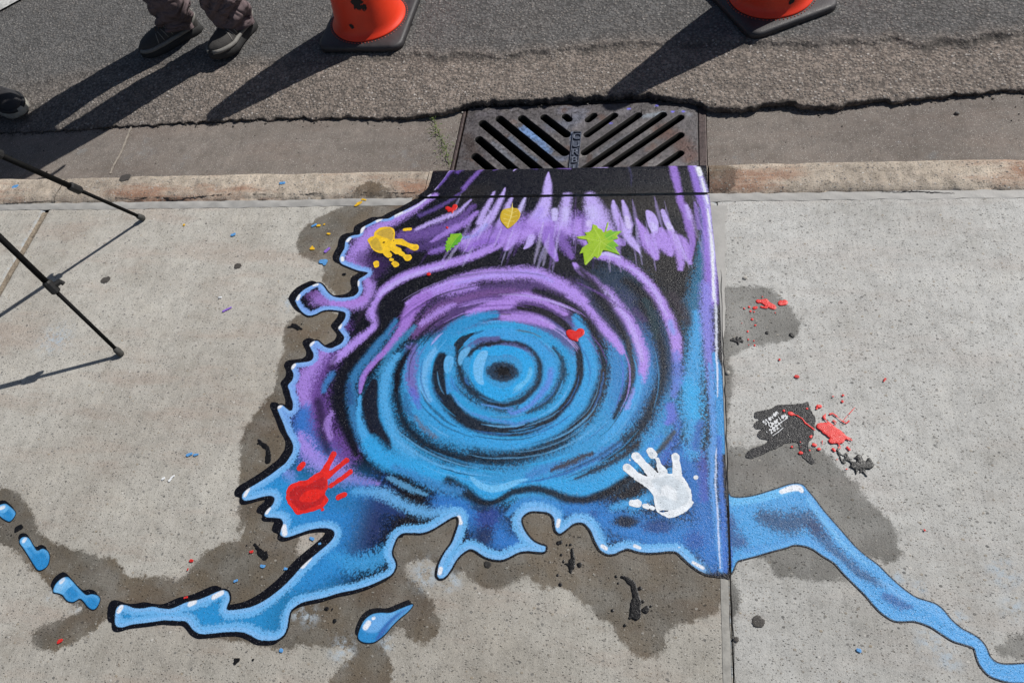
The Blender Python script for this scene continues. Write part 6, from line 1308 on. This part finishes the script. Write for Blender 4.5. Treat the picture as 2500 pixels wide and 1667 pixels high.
splat('smaller red splatter on the damp patch halfway up the right edge of the mural', 'paint spill', GR_, 'G', [((290, 245), (340, 244), 14, 16), ((330, 252), (392, 286), 20, 20), ((310, 284), (345, 290), 9, 8), ((445, 258), (470, 252), 20, 20), ((262, 290), (275, 288), 11, 9), ((225, 285), 6), ((190, 295), 6), ((235, 315), 7), ((262, 318), 5), ((245, 370), 8), ((175, 398), 5), ((268, 412), 6), ((215, 455), 5), ((220, 510), 6), ((258, 520), 6), ((262, 550), 6), ((222, 548), 5), ((405, 325), 5), ((318, 215), 5)], alb(236, 62, 58), .001, .0009)
# flecks, each its own
BLS, YES, RDS, PUS, WHS = alb(96, 160, 220), alb(240, 190, 40), alb(214, 50, 46), alb(150, 112, 212), alb(236, 238, 240)
spots = [
    (YES, 'yellow paint flecks near the yellow handprint', [('A', [((325, 730), (338, 728), 12, 11)], 'yellow fleck beside a blue dash in the damp patch left of the yellow handprint'), ('A', [((390, 715), 8)], 'tiniest yellow fleck in the damp patch left of the yellow handprint'), ('A', [((428, 812), (442, 814), 12, 11)], 'rounded yellow fleck in the middle of the damp patch left of the yellow handprint'),
      ('A', [((252, 965), (280, 968), 12, 12), ((266, 945), (266, 960), 10, 14)], 'triangular yellow fleck left of the purple fleck'), ('A', [((715, 522), (735, 505), 10, 14), ((745, 500), (770, 488), 16, 12)], 'yellow smear at the kerb end of the damp patch'), ('A', [((785, 460), (818, 464), 9, 7)], 'short yellow dab touching the kerb caulking'), ('L', [((1085, 482), 6)], 'lone yellow speck on the dry slab between the tripod and the mural')]),
    (BLS, 'blue paint flecks on the pavement', [('A', [((268, 735), (302, 718), 9, 10)], 'short blue dash in the damp patch beside the yellow flecks'), ('A', [((355, 1100), (400, 1100), 22, 24), ((395, 1125), 14)], 'pale blue dab just above the notch in the mural edge'), ('L', [((1370, 542), (1380, 538), 8, 8)], 'blue fleck on the dry slab in front of the kerb, left of the damp patch'),
      ('H', [((984, 1338), (992, 1340), 13, 13)], 'lone blue dot on the right slab below the stream'), ('I', [((1958, 1340), (1963, 1342), 13, 13)], 'blue dot just below the swelling of the mural tail'), ('I', [((1988, 772), (1996, 772), 9, 9)], 'blue fleck right beside the black rim of the mural tail'), ('I', [((1822, 752), (1838, 756), 8, 10)], 'blue fleck below the black blot under the red handprint'), ('I', [((1638, 860), (1650, 855), 8, 9)], 'blue fleck above the hooked tip of the mural tail'),
      ('T1', [((100, 1262), (118, 1258), 10, 10)], 'blue fleck on the kerb left of the tripod leg'), ('T1', [((1890, 1238), (1910, 1236), 9, 9)], 'blue fleck on the kerb left of the damp stain'), ('S', [((458, 1111), (468, 1108), 3, 3), ((476, 1111), (484, 1109), 3, 2)], 'faint blue dashes on the dry slab left of the purple flank'), ('E', [((596, 748), (612, 756), 8, 9)], 'blue fleck on the pale dry spot inside the mural tail'), ('E', [((655, 792), (662, 790), 9, 9)], 'blue fleck on the black rim of the mural tail')]),
    (PUS, 'purple paint flecks', [('A', [((405, 995), (440, 965), 15, 14)], 'purple dab in the damp patch left of the yellow handprint'), ('L', [((1318, 990), (1362, 968), 6, 5)], 'lavender dash on the dry slab left of the purple lobe')]),
    (RDS, 'red paint flecks on the pavement', [('G', [((435, 650), 9)], 'red dot on the right slab below the smaller red splatter'), ('G', [((550, 768), (560, 770), 11, 11)], 'red dot on the right slab above the black painted hand'), ('G', [((1160, 800), (1172, 785), 6, 7)], 'red fleck alone in the middle of the right slab'), ('H', [((1440, 500), (1445, 505), 8, 9)], 'red fleck on the dry right slab beyond the stream bend'), ('I', [((1330, 715), (1340, 717), 9, 9)], 'upper red fleck at the edge of the damp patch left of the black blot'), ('I', [((1306, 784), (1312, 776), 6, 7)], 'lower red fleck at the edge of the damp patch left of the black blot'),
      ('I', [((1746, 656), (1756, 656), 9, 9)], 'red dot beside the black blot under the red handprint'), ('I', [((412, 1278), (430, 1272), 12, 12)], 'red dot in the lower left damp patch'), ('I', [((1286, 975), (1304, 970), 7, 6)], 'red fleck on the black rim of the mural tail')]),
    (WHS, 'white paint flecks on the left slab', [('I', [((1136, 148), (1142, 146), 9, 9)], 'round white fleck on the dry slab left of the mural'), ('I', [((1182, 162), (1194, 148), 7, 7), ((1200, 138), (1212, 128), 7, 7)], 'pair of white dashes on the dry slab left of the mural'), ('L', [((1293, 908), (1301, 908), 6, 6)], 'white fleck on the dry slab left of the purple lobe')]),
]
for col, grp, lst in spots:
    for reg, cp, lab in lst: splat(lab, 'paint fleck', grp, reg, cp, col, .0009, .0003, .0016, M_DRYP, 'paint_fleck', z=(.0055 if reg == 'T1' else Z2))
# old chewing gum, trodden flat
GUM = alb(84, 80, 76)
for reg, p, rx, ry, lab in [('L', (622, 805), 27, 17, 'dark flattened gum spot on the slab right of the tripod clamp'), ('L', (1400, 723), 24, 16, 'dark flattened gum spot left of the black outlined purple lobe'), ('T1', (845, 1200), 34, 24, 'dark gum spot on the kerb right of the tripod leg'), ('H', (288, 1140), 40, 44, 'large dark gum spot on the right slab beside the joint'),
                         ('H', (137, 1266), 17, 20, 'small gum spot close to the right joint, below the large one'), ('F', (305, 1098), 26, 30, 'square dark tar patch touching the lower edge of the mural')]:
    a, b = (p[0] - (rx - ry) * .8, p[1] + 1), (p[0] + (rx - ry) * .8, p[1] - 2)
    c_ = GUM if reg != 'F' else alb(52, 50, 48)
    splat(lab, 'gum spot', 'flattened gum spots', reg, [(a, b, min(rx, ry), min(rx, ry))], c_ * (.8 if reg == 'H' else 1), .001, .0006, .003, M_DRYP, 'gum_spot', z=(.0045 if reg == 'T1' else .0008))

# ------------------------------------------------------------------ weed in the gutter joint, loose stones
wd = empty('weed', (*at('WD', [(700, 1440)], ZG)[0], ZG), label='straggly green weed growing along the joint left of the drain grate', cat='weed')
n = NT('weed_green', .6, .3); f = n.noise(60, 2); M_WEED = n.out(n.mix(n.rng(f, .3, .7), (.07, .12, .03), (.19, .23, .08)), .6)
stem = catmull(at('WD', [(180, 110), (300, 260), (375, 450), (440, 620), (520, 760), (600, 920), (640, 1080), (670, 1250), (705, 1450)], ZG), 6)
bm = bmesh.new(); tube(bm, [(p[0], p[1], ZG + .006 + .006 * math.sin(i * .5)) for i, p in enumerate(stem)], .0013, 5)
for k in range(14):
    i = random.randrange(8, len(stem)); p = stem[i]; a = random.uniform(0, 6.28); l_ = random.uniform(.015, .04)
    tube(bm, [(p[0], p[1], ZG + .006), (p[0] + l_ * .6 * math.cos(a), p[1] + l_ * .6 * math.sin(a), ZG + .016), (p[0] + l_ * math.cos(a), p[1] + l_ * math.sin(a), ZG + .012)], .0008, 4)
adopt(bm_obj('stem', bm, M_WEED), wd)
bm = bmesh.new()
for k in range(110):
    i = int(len(stem) * random.random() ** .8); p = stem[min(i, len(stem) - 1)]; sp = .006 + .013 * (i / len(stem)); q = Vector((p[0] + random.gauss(0, sp), p[1] + random.gauss(0, sp), ZG + random.uniform(.004, .022)))
    a = random.uniform(0, 6.28); l_ = random.uniform(.003, .0065); d = Vector((math.cos(a), math.sin(a), random.uniform(-.3, .5))) * l_; s = Vector((-math.sin(a), math.cos(a), random.uniform(-.3, .3))) * l_ * .32
    bm.faces.new([bm.verts.new(v) for v in (q - d, q - d * .2 + s, q + d, q - d * .2 - s)])
adopt(bm_obj('leaves', bm, M_WEED), wd)
M_ST = [plain('stone_tan', alb(150, 130, 108), .8, .3, 90, 0, .4), plain('stone_grey', alb(120, 116, 112), .8, .3, 90, 0, .4), plain('stone_pale', alb(176, 172, 164), .8, .3, 90, 0, .4)]
def stone(x, y, z, r, mi, lab):
    bm = bmesh.new(); bmesh.ops.create_icosphere(bm, subdivisions=2, radius=1); sx, sy, sz = r * random.uniform(.8, 1.4), r * random.uniform(.7, 1.1), r * random.uniform(.5, .8); ra = random.uniform(0, 3)
    for v in bm.verts: v.co *= 1 + random.uniform(-.14, .14)
    bmesh.ops.transform(bm, matrix=Matrix.Translation((x, y, z + sz * .7)) @ Matrix.Rotation(ra, 4, 'Z') @ Matrix.Diagonal((sx, sy, sz, 1)), verts=bm.verts)
    bm_obj('pebble', bm, M_ST[mi], None, True, label=lab, cat='pebble', group='loose pebbles along the broken asphalt edge')
# loose grit and crumbs that have broken off the asphalt
bm = bmesh.new()
def crumb(x, y, z, r):
    m_ = Matrix.Translation((x, y, z + r * .5)) @ Matrix.Rotation(random.uniform(0, 6), 4, Vector((random.random(), random.random(), 1)).normalized()) @ Matrix.Diagonal((r * random.uniform(.7, 1.5), r * random.uniform(.6, 1.1), r * random.uniform(.5, .9), 1))
    bmesh.ops.create_icosphere(bm, subdivisions=1, radius=1, matrix=m_)
for k in range(900):
    x = random.uniform(-2.7, 1.3); l_ = float(LIP(np.array([x]))[0]); t = random.random()
    if t < .62: y, z = l_ - abs(random.gauss(0, .010)), ZG - .001
    elif t < .8: y, z = l_ + abs(random.gauss(.004, .02)), float(LIPZ(x)) - .004
    else: y, z = random.uniform(1.64, l_), ZG - .001
    if GX0 < x < GX1 and y < l_: z = ZG + .002 if y < 2.04 else ZG - .010
    if GX0 < x < GX1 and y < 2.02: continue
    crumb(x, y, z, random.choice([.0012, .0016, .002, .003, .0045 if t < .8 else .002]))
for k in range(70):
    x = random.choice([-.675, .178]) + random.gauss(0, .008); crumb(x, random.uniform(1.7, 2.04), ZG + .002, random.uniform(.001, .002))
bm_obj('asphalt_grit', bm, asphalt('grit', alb(96, 92, 88), alb(120, 112, 104), 1., 60), None, True, kind='stuff', label='loose grit and crumbs along the broken asphalt edge', cat='grit')
LB = 'small loose pebble lying along the broken asphalt edge'
for reg, p, r, mi in [('T2', (1195, 694), .0065, 0), ('T2', (1090, 748), .005, 0), ('T2', (1060, 705), .004, 2), ('T2', (805, 778), .003, 2), ('T2', (280, 772), .003, 2), ('T3', (1578, 598), .005, 2), ('T3', (1240, 650), .003, 1), ('T3', (1830, 605), .003, 1), ('T1', (1535, 790), .003, 2), ('T1', (2205, 772), .003, 2), ('T1', (960, 812), .003, 2), ('T2', (1180, 760), .004, 2)]:
    q = at(reg, [p], ZG)[0]; stone(q[0], q[1], ZG, r, mi, LB)
for lab, reg, p, r, mi, z in [('dark chip of stone on the gutter right of the drain, the larger of two', 'T3', (1945, 690), .007, 1, ZG), ('pale pebble bedded in the damp strip beside the right edge of the mural', 'G', (75, 745), .006, 2, -.002), ('pale pebble bedded near the corner of the right slab', 'G', (195, 85), .006, 2, -.002)]:
    q = at(reg, [p], z)[0]; stone(q[0], q[1], z, r, mi, lab)
